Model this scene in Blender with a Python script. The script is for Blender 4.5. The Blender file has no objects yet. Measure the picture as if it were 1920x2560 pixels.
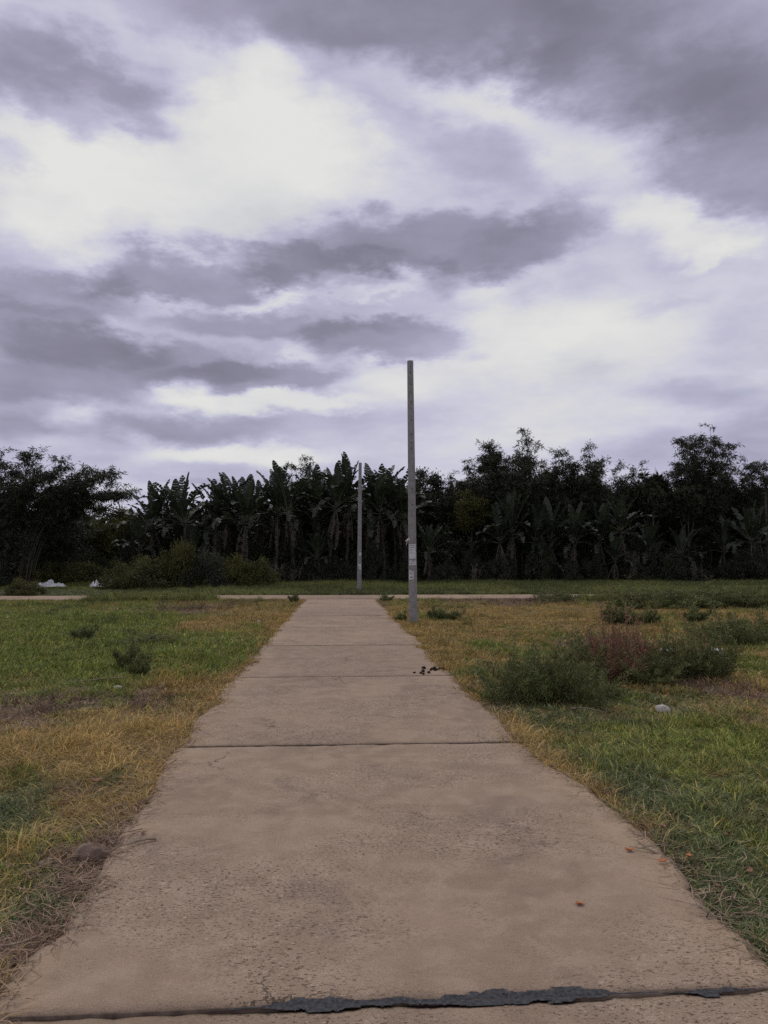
import bpy, math, random
import numpy as np
from mathutils import Vector, Matrix

SC = bpy.context.scene
COL = SC.collection
rad = math.radians

# ------------------------------------------------------------------ camera
CAM_H = 1.65
cam_data = bpy.data.cameras.new("camera")
cam_data.sensor_fit = 'VERTICAL'
cam_data.sensor_height = 36.0
cam_data.lens = 27.05
cam_data.clip_start = 0.05
cam_data.clip_end = 4000.0
cam = bpy.data.objects.new("camera", cam_data)
COL.objects.link(cam)
cam.location = (0.0, 0.0, CAM_H)
cam.rotation_euler = (rad(93.65), 0.0, rad(-3.73))
SC.camera = cam

# ------------------------------------------------------------------ sky, sun, exposure
SUN_AZ, SUN_EL = -24.0, 52.0        # degrees right of +Y, degrees up (behind the bright cloud gap)


class Nodes:
    """small helper for writing node trees"""
    def __init__(self, tree):
        self.t = tree
        tree.nodes.clear()

    def n(self, kind, ins=None, **props):
        nd = self.t.nodes.new(kind)
        for k, v in props.items():
            setattr(nd, k, v)
        for k, v in (ins or {}).items():
            s = nd.inputs[k]
            if hasattr(v, 'is_output'):
                self.t.links.new(v, s)
            else:
                s.default_value = v
        return nd

    def m(self, op, a, b=None, c=None, clamp=False):
        nd = self.t.nodes.new('ShaderNodeMath')
        nd.operation = op
        nd.use_clamp = clamp
        for i, v in enumerate((a, b, c)):
            if v is None:
                continue
            if hasattr(v, 'is_output'):
                self.t.links.new(v, nd.inputs[i])
            else:
                nd.inputs[i].default_value = v
        return nd.outputs[0]

    def v(self, op, a, b=None, scale=None):
        nd = self.t.nodes.new('ShaderNodeVectorMath')
        nd.operation = op
        for i, x in enumerate((a, b)):
            if x is None:
                continue
            if hasattr(x, 'is_output'):
                self.t.links.new(x, nd.inputs[i])
            else:
                nd.inputs[i].default_value = x
        if scale is not None:
            if hasattr(scale, 'is_output'):
                self.t.links.new(scale, nd.inputs['Scale'])
            else:
                nd.inputs['Scale'].default_value = scale
        return nd.outputs['Value'] if op in ('LENGTH', 'DOT_PRODUCT', 'DISTANCE') else nd.outputs[0]

    def noise(self, vec, scale, detail=4.0, rough=0.5, dist=0.0, color=False):
        nd = self.n('ShaderNodeTexNoise', {'Vector': vec, 'Scale': scale, 'Detail': detail,
                                           'Roughness': rough, 'Distortion': dist})
        return nd.outputs['Color' if color else 'Fac']

    def ramp(self, fac, stops, interp='LINEAR'):
        nd = self.n('ShaderNodeValToRGB', {'Fac': fac})
        cr = nd.color_ramp
        cr.interpolation = interp
        while len(cr.elements) < len(stops):
            cr.elements.new(0.5)
        for e, (p, c) in zip(cr.elements, stops):
            e.position = p
            e.color = (c[0], c[1], c[2], 1.0) if not isinstance(c, float) else (c, c, c, 1.0)
        return nd.outputs['Color']

    def mix(self, fac, a, b, mode='MIX'):
        nd = self.t.nodes.new('ShaderNodeMix')
        nd.data_type = 'RGBA'
        nd.blend_type = mode
        nd.clamp_factor = True
        for k, v in ((0, fac), (6, a), (7, b)):
            if hasattr(v, 'is_output'):
                self.t.links.new(v, nd.inputs[k])
            else:
                nd.inputs[k].default_value = v if k == 0 or len(v) == 4 else (*v, 1.0)
        return nd.outputs[2]

    def rng(self, val, a, b, c=0.0, d=1.0, smooth=True):
        nd = self.n('ShaderNodeMapRange', {'Value': val, 'From Min': a, 'From Max': b, 'To Min': c, 'To Max': d})
        nd.interpolation_type = 'SMOOTHSTEP' if smooth else 'LINEAR'
        return nd.outputs[0]


# cloud masses over the field: (azimuth, elevation, half width, half height, tilt) in degrees, amount, core
CLOUDS = [
    (9.9, 36.9, 26.9, 4.5, -3, -0.34, 0.3),
    (21.8, 32.2, 12.0, 3.4, -22, -0.29, 0.3),
    (30.0, 28.2, 8.5, 6.3, -25, -0.33, 0.3),
    (2.0, 34.1, 8.5, 2.3, -8, -0.16, 0.1),
    (-18.7, 30.1, 9.3, 2.6, -5, -0.3, 0.3),
    (-13.6, 30.1, 4.3, 1.9, -30, -0.12, 0.2),
    (-22.0, 32.3, 10.1, 1.8, -5, -0.1, 0.1),
    (-17.3, 27.9, 2.1, 1.3, 0, -0.18, 0.2),
    (-23.0, 25.5, 2.1, 1.3, 0, -0.2, 0.2),
    (-14.7, 35.5, 9.5, 2.1, 0, -0.16, 0.2),
    (-4.4, 33.3, 3.3, 2.5, -40, 0.16, 0.1),
    (-8.6, 31.1, 2.5, 1.6, 0, 0.1, 0.1),
    (-11.9, 26.7, 17.1, 4.8, 3, 0.33, 0.35),
    (-3.7, 30.1, 8.0, 3.5, -20, 0.22, 0.2),
    (-21.1, 23.1, 4.6, 3.9, 0, 0.2, 0.2),
    (-16.0, 22.4, 10.5, 2.9, 4, 0.16, 0.2),
    (-20.0, 23.4, 2.8, 1.6, 0, -0.16, 0.1),
    (8.4, 32.2, 10.3, 1.9, -10, 0.16, 0.1),
    (9.8, 28.3, 7.2, 1.9, -8, -0.12, 0.1),
    (16.1, 30.0, 8.7, 1.9, -25, 0.07, 0.1),
    (21.0, 25.9, 9.2, 1.9, -28, 0.12, 0.2),
    (8.3, 22.9, 12.0, 2.4, 2, -0.27, 0.6),
    (15.9, 23.5, 8.1, 1.9, 10, -0.1, 0.4),
    (-0.8, 21.0, 7.0, 1.5, -6, -0.24, 0.65),
    (7.6, 20.5, 2.1, 1.5, 0, -0.16, 0.2),
    (-11.4, 19.8, 9.7, 1.6, 6, -0.22, 0.5),
    (-18.9, 17.8, 7.9, 1.6, 0, -0.2, 0.4),
    (-3.6, 19.5, 5.9, 1.1, 8, 0.24, 0.2),
    (3.4, 19.8, 3.8, 1.0, 5, 0.26, 0.2),
    (-12.7, 18.0, 3.5, 0.8, 4, 0.18, 0.2),
    (11.8, 19.8, 2.8, 1.0, 10, 0.14, 0.1),
    (-20.0, 15.4, 8.6, 1.8, -6, -0.27, 0.5),
    (-21.4, 12.3, 8.8, 1.8, 0, -0.3, 0.45),
    (-13.2, 14.3, 10.3, 1.7, -3, -0.22, 0.4),
    (-6.3, 13.1, 9.2, 1.3, 2, -0.24, 0.65),
    (5.1, 16.2, 7.4, 1.7, 0, -0.27, 0.6),
    (-4.3, 17.2, 9.7, 1.3, 0, -0.18, 0.4),
    (-2.2, 15.0, 2.1, 1.0, 20, 0.14, 0.1),
    (-14.6, 16.9, 3.1, 0.7, 10, 0.1, 0.1),
    (-11.9, 11.7, 2.7, 1.1, 0, 0.26, 0.3),
    (-3.5, 11.1, 9.5, 0.9, 0, 0.24, 0.4),
    (-18.3, 9.8, 2.0, 0.9, 0, 0.18, 0.2),
    (6.2, 13.1, 4.8, 1.7, 0, 0.14, 0.2),
    (-10.9, 9.4, 8.8, 1.1, 0, -0.28, 0.3),
    (-21.9, 9.5, 4.4, 1.1, 0, -0.18, 0.2),
    (-21.8, 7.8, 4.7, 1.0, 0, 0.0, 0.2),
    (-6.9, 7.7, 8.4, 0.8, 0, 0.24, 0.3),
    (-15.6, 5.3, 8.7, 0.9, 0, 0.08, 0.2),
    (-8.2, 5.8, 6.7, 0.4, 0, -0.1, 0.2),
    (26.2, 22.6, 5.2, 1.9, -10, 0.18, 0.3),
    (26.5, 21.0, 2.8, 0.8, 15, 0.16, 0.2),
    (14.8, 16.4, 9.0, 3.6, 0, 0.16, 0.2),
    (18.1, 13.7, 16.4, 7.3, 0, 0.16, 0.3),
    (23.0, 17.4, 4.5, 1.2, 5, -0.12, 0.1),
    (25.9, 11.5, 5.8, 1.3, -8, -0.16, 0.1),
    (20.6, 8.1, 5.4, 1.3, 0, -0.14, 0.1),
    (28.7, 14.6, 4.8, 3.0, 0, -0.06, 0.1),
    (29.4, 8.4, 4.1, 2.0, 0, -0.18, 0.2),
    (15.1, 8.5, 8.8, 2.0, 0, 0.08, 0.2),
]

world = bpy.data.worlds.new("World")
SC.world = world
world.use_nodes = True
world.cycles.sampling_method = 'MANUAL'
world.cycles.sample_map_resolution = 256
W = Nodes(world.node_tree)
direction = W.n('ShaderNodeTexCoord').outputs['Generated']
xyz = W.n('ShaderNodeSeparateXYZ', {'Vector': direction})
az = W.m('MULTIPLY', W.m('ARCTAN2', xyz.outputs[0], xyz.outputs[1]), 57.2958)
el = W.m('MULTIPLY', W.m('ARCSINE', xyz.outputs[2]), 57.2958)
up = W.m('ADD', W.m('MAXIMUM', xyz.outputs[2], 0.0), 0.10)
deck = W.n('ShaderNodeCombineXYZ', {'X': W.m('DIVIDE', xyz.outputs[0], up), 'Y': W.m('DIVIDE', xyz.outputs[1], up), 'Z': 3.3}).outputs[0]
wv = W.v('MULTIPLY', direction, (1.0, 1.0, 2.2))
warp = W.v('SUBTRACT', W.noise(wv, 4.5, 3.0, 0.5, 0.0, True), (0.5, 0.5, 0.5))
warp2 = W.v('SUBTRACT', W.noise(wv, 14.0, 5.0, 0.62, 0.0, True), (0.5, 0.5, 0.5))
wsum = W.v('ADD', W.v('MULTIPLY', warp, (11.0, 6.0, 0.0)), W.v('MULTIPLY', warp2, (6.0, 4.6, 0.0)))
# the warp shrinks towards the horizon, where the deck is seen edge-on
pos = W.v('ADD', W.n('ShaderNodeCombineXYZ', {'X': az, 'Y': el, 'Z': 0.0}).outputs[0],
          W.v('SCALE', wsum, scale=W.rng(el, 0.0, 24.0, 0.30, 1.0)))
field = None
for (a_, e_, rx, ry, tilt, amt, core) in CLOUDS:
    mp = W.n('ShaderNodeMapping', {'Vector': pos, 'Location': (a_, e_, 0.0), 'Rotation': (0.0, 0.0, rad(tilt)),
                                   'Scale': (rx, ry, 1.0)}, vector_type='TEXTURE').outputs[0]
    b = W.rng(W.v('LENGTH', mp), core, 1.2, amt, 0.0)
    field = b if field is None else W.m('ADD', field, b)
puff = W.m('SUBTRACT', W.noise(deck, 1.1, 6.0, 0.52), 0.5)
fine = W.m('SUBTRACT', W.noise(W.v('MULTIPLY', direction, (1.0, 1.0, 2.6)), 6.0, 7.0, 0.60), 0.5)
field = W.m('ADD', field, W.m('ADD', 0.64, W.m('ADD', W.m('MULTIPLY', puff, 0.40), W.m('MULTIPLY', fine, 0.42))))
field = W.m('ADD', W.m('MULTIPLY', W.m('SUBTRACT', field, 0.62), 1.06), 0.62)
cloud_col = W.ramp(field, [(0.0, (.190, .185, .245)), (0.22, (.248, .240, .318)), (0.42, (.355, .342, .458)),
                           (0.60, (.487, .475, .618)), (0.73, (.61, .605, .71)), (0.84, (.70, .70, .715)), (1.0, (.770, .770, .755))])
nishita = W.n('ShaderNodeTexSky', sky_type='NISHITA', sun_disc=False, sun_elevation=rad(SUN_EL), sun_rotation=rad(SUN_AZ),
              air_density=1.0, dust_density=2.0, ozone_density=1.0)
bg_clear = W.n('ShaderNodeBackground', {'Color': nishita.outputs[0], 'Strength': 0.06})
bg_cloud = W.n('ShaderNodeBackground', {'Color': cloud_col, 'Strength': 1.0})
thin = W.rng(W.noise(deck, 0.9, 5.0, 0.55), 0.57, 0.74, 0.985, 0.70)
sky_mix = W.n('ShaderNodeMixShader', {0: thin, 1: bg_clear.outputs[0], 2: bg_cloud.outputs[0]})
W.n('ShaderNodeOutputWorld', {'Surface': sky_mix.outputs[0]})

sun_data = bpy.data.lights.new("sun", 'SUN')
sun_data.energy = 1.0
sun_data.angle = rad(35.0)
sun_data.color = (1.0, 0.95, 0.88)
sun = bpy.data.objects.new("sun", sun_data)
COL.objects.link(sun)
sd = Vector((math.sin(rad(SUN_AZ)) * math.cos(rad(SUN_EL)), math.cos(rad(SUN_AZ)) * math.cos(rad(SUN_EL)), math.sin(rad(SUN_EL))))
sun.location = sd * 120.0
sun.rotation_euler = sd.to_track_quat('Z', 'Y').to_euler()

SC.view_settings.view_transform = 'Standard'
SC.view_settings.look = 'None'
SC.view_settings.exposure = 0.0
SC.view_settings.gamma = 1.0
SC.view_settings.use_curve_mapping = False
SC.cycles.use_denoising = False
SC.cycles.max_bounces = 5
SC.cycles.diffuse_bounces = 3
SC.cycles.glossy_bounces = 2
SC.cycles.transparent_max_bounces = 4

# ------------------------------------------------------------------ helpers
R = np.random.default_rng(11)
PI = math.pi


def hash2(ix, iy, seed):
    n = (ix.astype(np.int64) * 374761393 + iy.astype(np.int64) * 668265263 + seed * 974634541) & 0xffffffff
    n = ((n ^ (n >> 13)) * 1274126177) & 0xffffffff
    n = n ^ (n >> 16)
    return (n & 0xffff) / 65535.0


def vnoise(x, y, seed=0):
    x = np.asarray(x, float); y = np.asarray(y, float)
    ix = np.floor(x); iy = np.floor(y)
    fx = x - ix; fy = y - iy
    fx = fx * fx * (3 - 2 * fx); fy = fy * fy * (3 - 2 * fy)
    a = hash2(ix, iy, seed); b = hash2(ix + 1, iy, seed); c = hash2(ix, iy + 1, seed); d = hash2(ix + 1, iy + 1, seed)
    return (a * (1 - fx) + b * fx) * (1 - fy) + (c * (1 - fx) + d * fx) * fy


def fbm(x, y, seed=0, octaves=4):
    s = 0.0; a = 0.5; t = 0.0
    for o in range(octaves):
        s = s + a * vnoise(np.asarray(x) * 2 ** o + 17.3 * o, np.asarray(y) * 2 ** o - 9.1 * o, seed + o)
        t += a; a *= 0.5
    return s / t


def mk_mesh(name, V, F, mats, smooth=False, shade=None, mat_index=None):
    """V (n,3); F one array of faces or a list of arrays with different corner counts"""
    V = np.asarray(V, np.float32)
    F = [np.asarray(f, np.int32) for f in (F if isinstance(F, list) else [F]) if len(f)]
    me = bpy.data.meshes.new(name)
    me.vertices.add(len(V))
    me.vertices.foreach_set('co', V.ravel())
    loops = np.concatenate([f.ravel() for f in F])
    sizes = np.concatenate([np.full(len(f), f.shape[1], np.int32) for f in F])
    starts = np.concatenate([[0], np.cumsum(sizes)[:-1]]).astype(np.int32)
    me.loops.add(len(loops))
    me.loops.foreach_set('vertex_index', loops)
    me.polygons.add(len(sizes))
    me.polygons.foreach_set('loop_start', starts)
    if smooth:
        me.polygons.foreach_set('use_smooth', np.ones(len(sizes), bool))
    if mat_index is not None:
        me.polygons.foreach_set('material_index', np.asarray(mat_index, np.int32))
    me.update(calc_edges=True)
    for m in (mats if isinstance(mats, (list, tuple)) else [mats]):
        me.materials.append(m)
    if shade is not None:
        shade = np.asarray(shade, np.float32)
        at = me.attributes.new('shade', 'FLOAT_COLOR', 'POINT')
        if shade.ndim == 1:
            shade = np.repeat(shade[:, None], 3, 1)
        at.data.foreach_set('color', np.c_[shade, np.ones(len(shade), np.float32)].astype(np.float32).ravel())
    return me


def tag(o, label=None, cat=None, group=None, kind=None):
    if label: o['label'] = label
    if cat: o['category'] = cat
    if group: o['group'] = group
    if kind: o['kind'] = kind
    return o


def thing(name, label, cat, loc, rz=0.0, group=None):
    o = bpy.data.objects.new(name, None)
    o.empty_display_size = 0.3
    COL.objects.link(o)
    o.location = loc
    o.rotation_euler = (0, 0, rz)
    return tag(o, label, cat, group)


def obj(name, me, parent=None, loc=(0, 0, 0), rot=(0, 0, 0), scale=(1, 1, 1)):
    o = bpy.data.objects.new(name, me)
    COL.objects.link(o)
    o.location = loc
    o.rotation_euler = rot
    o.scale = scale if hasattr(scale, '__len__') else (scale,) * 3
    if parent is not None:
        o.parent = parent
    return o


def tube(path, radii, n=8, cap=True):
    """swept tube along a path; returns V, quads, (tri caps merged as quads fan)"""
    path = np.asarray(path, float); radii = np.asarray(radii, float)
    V = []
    t = np.gradient(path, axis=0)
    t /= np.linalg.norm(t, axis=1)[:, None] + 1e-9
    ref = np.array([0.0, 1.0, 0.0]) if abs(t[0][1]) < 0.8 else np.array([1.0, 0.0, 0.0])
    for p, d, r in zip(path, t, radii):
        s = np.cross(ref, d); s /= np.linalg.norm(s) + 1e-9
        u = np.cross(d, s)
        a = np.linspace(0, 2 * PI, n, endpoint=False)
        V.append(p + r * (np.cos(a)[:, None] * s + np.sin(a)[:, None] * u))
    V = np.concatenate(V)
    k = len(path)
    q = [[i * n + j, i * n + (j + 1) % n, (i + 1) * n + (j + 1) % n, (i + 1) * n + j] for i in range(k - 1) for j in range(n)]
    return V, np.array(q)


def join(parts):
    V = []; F4 = []; off = 0
    for v, f in parts:
        V.append(v); F4.append(np.asarray(f) + off); off += len(v)
    return np.concatenate(V), np.concatenate(F4)


def unit(v):
    return v / (np.linalg.norm(v, axis=-1, keepdims=True) + 1e-9)


def leaves(P, D, L, Wd, rnd, belly=0.42, fold=0.12):
    """one kite-shaped blade for each base point P along direction D"""
    n = len(P)
    L = np.broadcast_to(L, n)[:, None]; Wd = np.broadcast_to(Wd, n)[:, None]
    side = unit(np.cross(D, unit(rnd.normal(size=(n, 3)))))
    nor = unit(np.cross(side, D))
    mid = P + D * L * belly
    V = np.stack([P, mid + side * Wd * .5 + nor * Wd * fold, P + D * L, mid - side * Wd * .5 + nor * Wd * fold], 1).reshape(-1, 3)
    return V, np.arange(4 * n).reshape(-1, 4)


def leaf_shade(n, rnd, lo=0.7, hi=1.25, clump=None):
    s = rnd.uniform(lo, hi, n)
    if clump is not None:
        s = s * clump
    return np.repeat(s, 4)


# ------------------------------------------------------------------ materials
def new_mat(name):
    m = bpy.data.materials.new(name)
    m.use_nodes = True
    return m, Nodes(m.node_tree)


def finish(N, col, rough=0.8, spec=0.25, bump=None, bump_d=0.01, bump_s=0.6):
    ins = {'Base Color': col, 'Roughness': rough, 'Specular IOR Level': spec}
    if bump is not None:
        ins['Normal'] = N.n('ShaderNodeBump', {'Height': bump, 'Distance': bump_d, 'Strength': bump_s}).outputs[0]
    p = N.n('ShaderNodeBsdfPrincipled', ins)
    N.n('ShaderNodeOutputMaterial', {'Surface': p.outputs[0]})
    return p


def leaf_mat(name, base, alt, trans=0.25, rough=0.55, spec=0.3, instancer=False, hue_obj=True):
    m, N = new_mat(name)
    sh = N.n('ShaderNodeAttribute', attribute_name='shade').outputs['Color']
    if instancer:
        c = N.n('ShaderNodeAttribute', attribute_type='INSTANCER', attribute_name='tint').outputs['Color']
    else:
        pos = N.n('ShaderNodeNewGeometry').outputs['Position']
        f = N.rng(N.noise(pos, 0.55, 3.0, 0.55), 0.35, 0.65)
        if hue_obj:
            f = N.m('ADD', N.m('MULTIPLY', f, 0.6), N.m('MULTIPLY', N.n('ShaderNodeObjectInfo').outputs['Random'], 0.4))
        c = N.mix(f, base, alt)
    c = N.mix(1.0, c, sh, 'MULTIPLY')
    p = N.n('ShaderNodeBsdfPrincipled', {'Base Color': c, 'Roughness': rough, 'Specular IOR Level': spec})
    t = N.n('ShaderNodeBsdfTranslucent', {'Color': c})
    mx = N.n('ShaderNodeMixShader', {0: trans, 1: p.outputs[0], 2: t.outputs[0]})
    N.n('ShaderNodeOutputMaterial', {'Surface': mx.outputs[0]})
    return m


def plain_mat(name, a, b, scale=6.0, rough=0.85, spec=0.2, bump_d=0.0, detail=5.0):
    m, N = new_mat(name)
    pos = N.n('ShaderNodeNewGeometry').outputs['Position']
    n = N.noise(pos, scale, detail, 0.6)
    c = N.mix(N.rng(n, 0.3, 0.7), a, b)
    finish(N, c, rough, spec, n if bump_d else None, bump_d)
    return m


def concrete_mat():
    m, N = new_mat("path_concrete")
    pos = N.n('ShaderNodeNewGeometry').outputs['Position']
    big = N.noise(pos, 0.8, 4.0, 0.6)
    mid = N.noise(pos, 5.0, 6.0, 0.62, 0.3)
    fine = N.noise(pos, 60.0, 4.0, 0.65)
    grit = N.noise(pos, 190.0, 2.0, 0.6)
    c = N.mix(N.rng(big, 0.30, 0.70), (.285, .217, .154), (.365, .282, .202))
    c = N.mix(N.m('MULTIPLY', N.rng(mid, 0.42, 0.66), 0.6), c, (.42, .332, .245))
    c = N.mix(N.m('MULTIPLY', N.rng(mid, 0.46, 0.22), 0.30), c, (.23, .172, .128))
    # broad water and soil stains
    st = N.noise(pos, 1.5, 5.0, 0.62, 0.9)
    c = N.mix(N.m('MULTIPLY', N.rng(st, 0.44, 0.30), 0.45), c, (.205, .155, .118))
    # flaked, pitted patches: pits and pale aggregate show in some areas only
    patch = N.rng(N.noise(N.v('ADD', pos, (3.1, 7.7, 0.0)), 0.75, 3.0, 0.55), 0.42, 0.60)
    stretch = N.v('MULTIPLY', pos, (0.8, 1.25, 1.0))
    pn = N.noise(N.v('MULTIPLY', pos, (0.75, 1.35, 1.0)), 66.0, 3.0, 0.62, 0.0)
    pits = N.m('MULTIPLY', N.rng(pn, 0.585, 0.66), N.m('ADD', 0.10, patch))
    c = N.mix(N.m('MULTIPLY', pits, 0.8), c, (.125, .092, .068))
    pale = N.m('MULTIPLY', N.rng(N.noise(stretch, 36.0, 4.0, 0.74, 0.5), 0.56, 0.66), N.m('ADD', 0.14, patch))
    c = N.mix(N.m('MULTIPLY', pale, 0.7), c, (.52, .435, .335))
    c = N.mix(0.55, c, N.mix(1.0, c, N.ramp(grit, [(0.25, .42), (0.5, 1.0), (0.75, 1.58)]), 'MULTIPLY'))
    # dry yellowish sand washed over both margins
    x = N.n('ShaderNodeSeparateXYZ', {'Vector': pos}).outputs[0]
    marg = N.rng(N.m('ABSOLUTE', N.m('SUBTRACT', x, 0.235)), 1.18, 1.55)
    sandy = N.m('MULTIPLY', marg, N.rng(N.noise(pos, 2.3, 5.0, 0.65), 0.40, 0.62))
    c = N.mix(N.m('MULTIPLY', sandy, 0.55), c, (.44, .345, .225))
    # thin hairline cracks
    vor = N.n('ShaderNodeTexVoronoi', {'Vector': N.v('ADD', pos, N.v('SCALE', N.noise(pos, 3.0, 5.0, 0.7, 0.0, True), scale=0.5)), 'Scale': 0.55},
              feature='DISTANCE_TO_EDGE').outputs['Distance']
    crack = N.m('MULTIPLY', N.rng(vor, 0.0045, 0.0012), N.rng(N.noise(pos, 0.6, 2.0), 0.52, 0.6))
    c = N.mix(N.m('MULTIPLY', crack, 0.75), c, (.10, .075, .055))
    tone = N.m('ADD', 0.90, N.m('MULTIPLY', N.n('ShaderNodeObjectInfo').outputs['Random'], 0.20))
    c = N.v('MULTIPLY', N.v('SCALE', c, scale=tone), (0.87, 0.828, 0.780))
    h = N.m('SUBTRACT', N.m('ADD', N.m('MULTIPLY', fine, 0.5), N.m('MULTIPLY', mid, 0.6)), N.m('ADD', N.m('MULTIPLY', pits, 0.7), crack))
    finish(N, c, 0.9, 0.18, h, 0.010, 0.9)
    return m


def ground_mat():
    m, N = new_mat("soil_and_thatch")
    pos = N.n('ShaderNodeNewGeometry').outputs['Position']
    sh = N.n('ShaderNodeAttribute', attribute_name='shade').outputs['Color']
    n1 = N.noise(pos, 26.0, 5.0, 0.7, 0.4)
    n2 = N.noise(pos, 3.0, 4.0, 0.6)
    c = N.mix(1.0, sh, N.ramp(n1, [(0.28, .42), (0.5, .95), (0.72, 1.5)]), 'MULTIPLY')
    c = N.mix(N.m('MULTIPLY', N.rng(n2, 0.45, 0.65), 0.35), c, (.13, .092, .062))
    finish(N, c, 0.95, 0.1, n1, 0.03, 0.8)
    return m


M = {}
M['concrete'] = concrete_mat()
M['ground'] = ground_mat()
M['grass'] = leaf_mat('grass_blades', (0, 0, 0), (0, 0, 0), 0.28, 0.6, 0.22, instancer=True)
M['pole'] = plain_mat('pole_concrete', (.20, .195, .18), (.275, .27, .25), 9.0, 0.85, 0.2, 0.003)
M['hole'] = plain_mat('pole_recess', (.085, .083, .08), (.11, .108, .10))
M['paper'] = plain_mat('weathered_paper', (.52, .52, .51), (.66, .66, .65), 30.0, 0.8)
M['ink'] = plain_mat('faded_print', (.10, .10, .11), (.17, .17, .18), 60.0, 0.8)
M['rag'] = plain_mat('pale_plastic_tie', (.62, .62, .60), (.72, .72, .70), 20.0, 0.6)
M['tar'] = plain_mat('weathered_bitumen', (.032, .033, .034), (.080, .079, .077), 60.0, 0.9, 0.15, 0.002)
M['moss'] = plain_mat('moss_in_joint', (.055, .045, .026), (.12, .092, .06), 40.0, 0.95, 0.1, 0.01)
M['joint_soil'] = plain_mat('soil_in_joint', (.085, .063, .046), (.17, .128, .093), 14.0, 0.95, 0.1, 0.006)
M['bed'] = plain_mat('gravel_bed', (.075, .058, .044), (.13, .10, .075), 30.0, 0.95, 0.1, 0.02)
M['banana'] = leaf_mat('banana_blade', (.026, .036, .018), (.042, .050, .026), 0.16, 0.5, 0.35)
M['banana_rib'] = plain_mat('banana_midrib', (.085, .09, .05), (.13, .125, .075), 8.0, 0.55, 0.3)
M['banana_dead'] = leaf_mat('dead_banana_blade', (.055, .046, .034), (.095, .078, .056), 0.1, 0.8, 0.15)
M['banana_stem'] = plain_mat('banana_stem', (.022, .020, .015), (.058, .051, .039), 3.0, 0.8, 0.2, 0.02)
M['bamboo'] = leaf_mat('bamboo_leaf', (.034, .040, .021), (.052, .056, .028), 0.22, 0.55, 0.28)
M['culm'] = plain_mat('bamboo_culm', (.035, .035, .02), (.08, .072, .046), 4.0, 0.6, 0.3)
M['tree_leaf'] = leaf_mat('tree_leaf', (.030, .037, .018), (.045, .050, .022), 0.2, 0.5, 0.3)
M['olive_leaf'] = leaf_mat('olive_green_leaf', (.068, .072, .018), (.092, .092, .024), 0.3, 0.55, 0.25)
M['bark'] = plain_mat('tree_bark', (.045, .038, .03), (.10, .088, .07), 5.0, 0.9, 0.15, 0.02)
M['bush_leaf'] = leaf_mat('bush_leaf', (.060, .066, .020), (.100, .098, .028), 0.28, 0.55, 0.25)
M['dark_bush'] = leaf_mat('dark_bush_leaf', (.040, .044, .028), (.058, .058, .034), 0.22, 0.55, 0.25)
M['weed'] = leaf_mat('feathery_weed', (.105, .122, .042), (.150, .160, .056), 0.25, 0.6, 0.2)
M['weed_light'] = leaf_mat('light_weed', (.105, .125, .045), (.145, .155, .055), 0.28, 0.6, 0.2)
M['weed_brown'] = leaf_mat('withered_weed', (.215, .108, .070), (.28, .155, .10), 0.2, 0.8, 0.1)
M['weed_stem'] = plain_mat('weed_stem', (.10, .085, .05), (.17, .14, .09), 12.0)
M['dry_leaf'] = plain_mat('fallen_leaf_orange', (.42, .16, .055), (.56, .25, .10), 25.0, 0.6, 0.3)
M['dry_leaf2'] = plain_mat('fallen_leaf_brown', (.24, .13, .075), (.36, .21, .13), 25.0, 0.7, 0.2)
M['rock'] = plain_mat('earthy_rock', (.13, .092, .064), (.24, .18, .13), 14.0, 0.95, 0.1, 0.03)
M['pale_stone'] = plain_mat('pale_stone', (.36, .335, .28), (.52, .49, .42), 18.0, 0.9, 0.15, 0.02)
M['dung'] = plain_mat('dried_dung', (.022, .016, .012), (.050, .036, .026), 30.0, 0.95, 0.1, 0.01)
M['plastic'] = plain_mat('white_plastic_film', (.36, .37, .33), (.78, .78, .74), 4.0, 0.5, 0.4)
M['reed'] = plain_mat('dry_reed', (.09, .08, .06), (.17, .15, .115), 8.0)
M['twig'] = plain_mat('dead_twig', (.20, .15, .10), (.36, .29, .21), 20.0)

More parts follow.
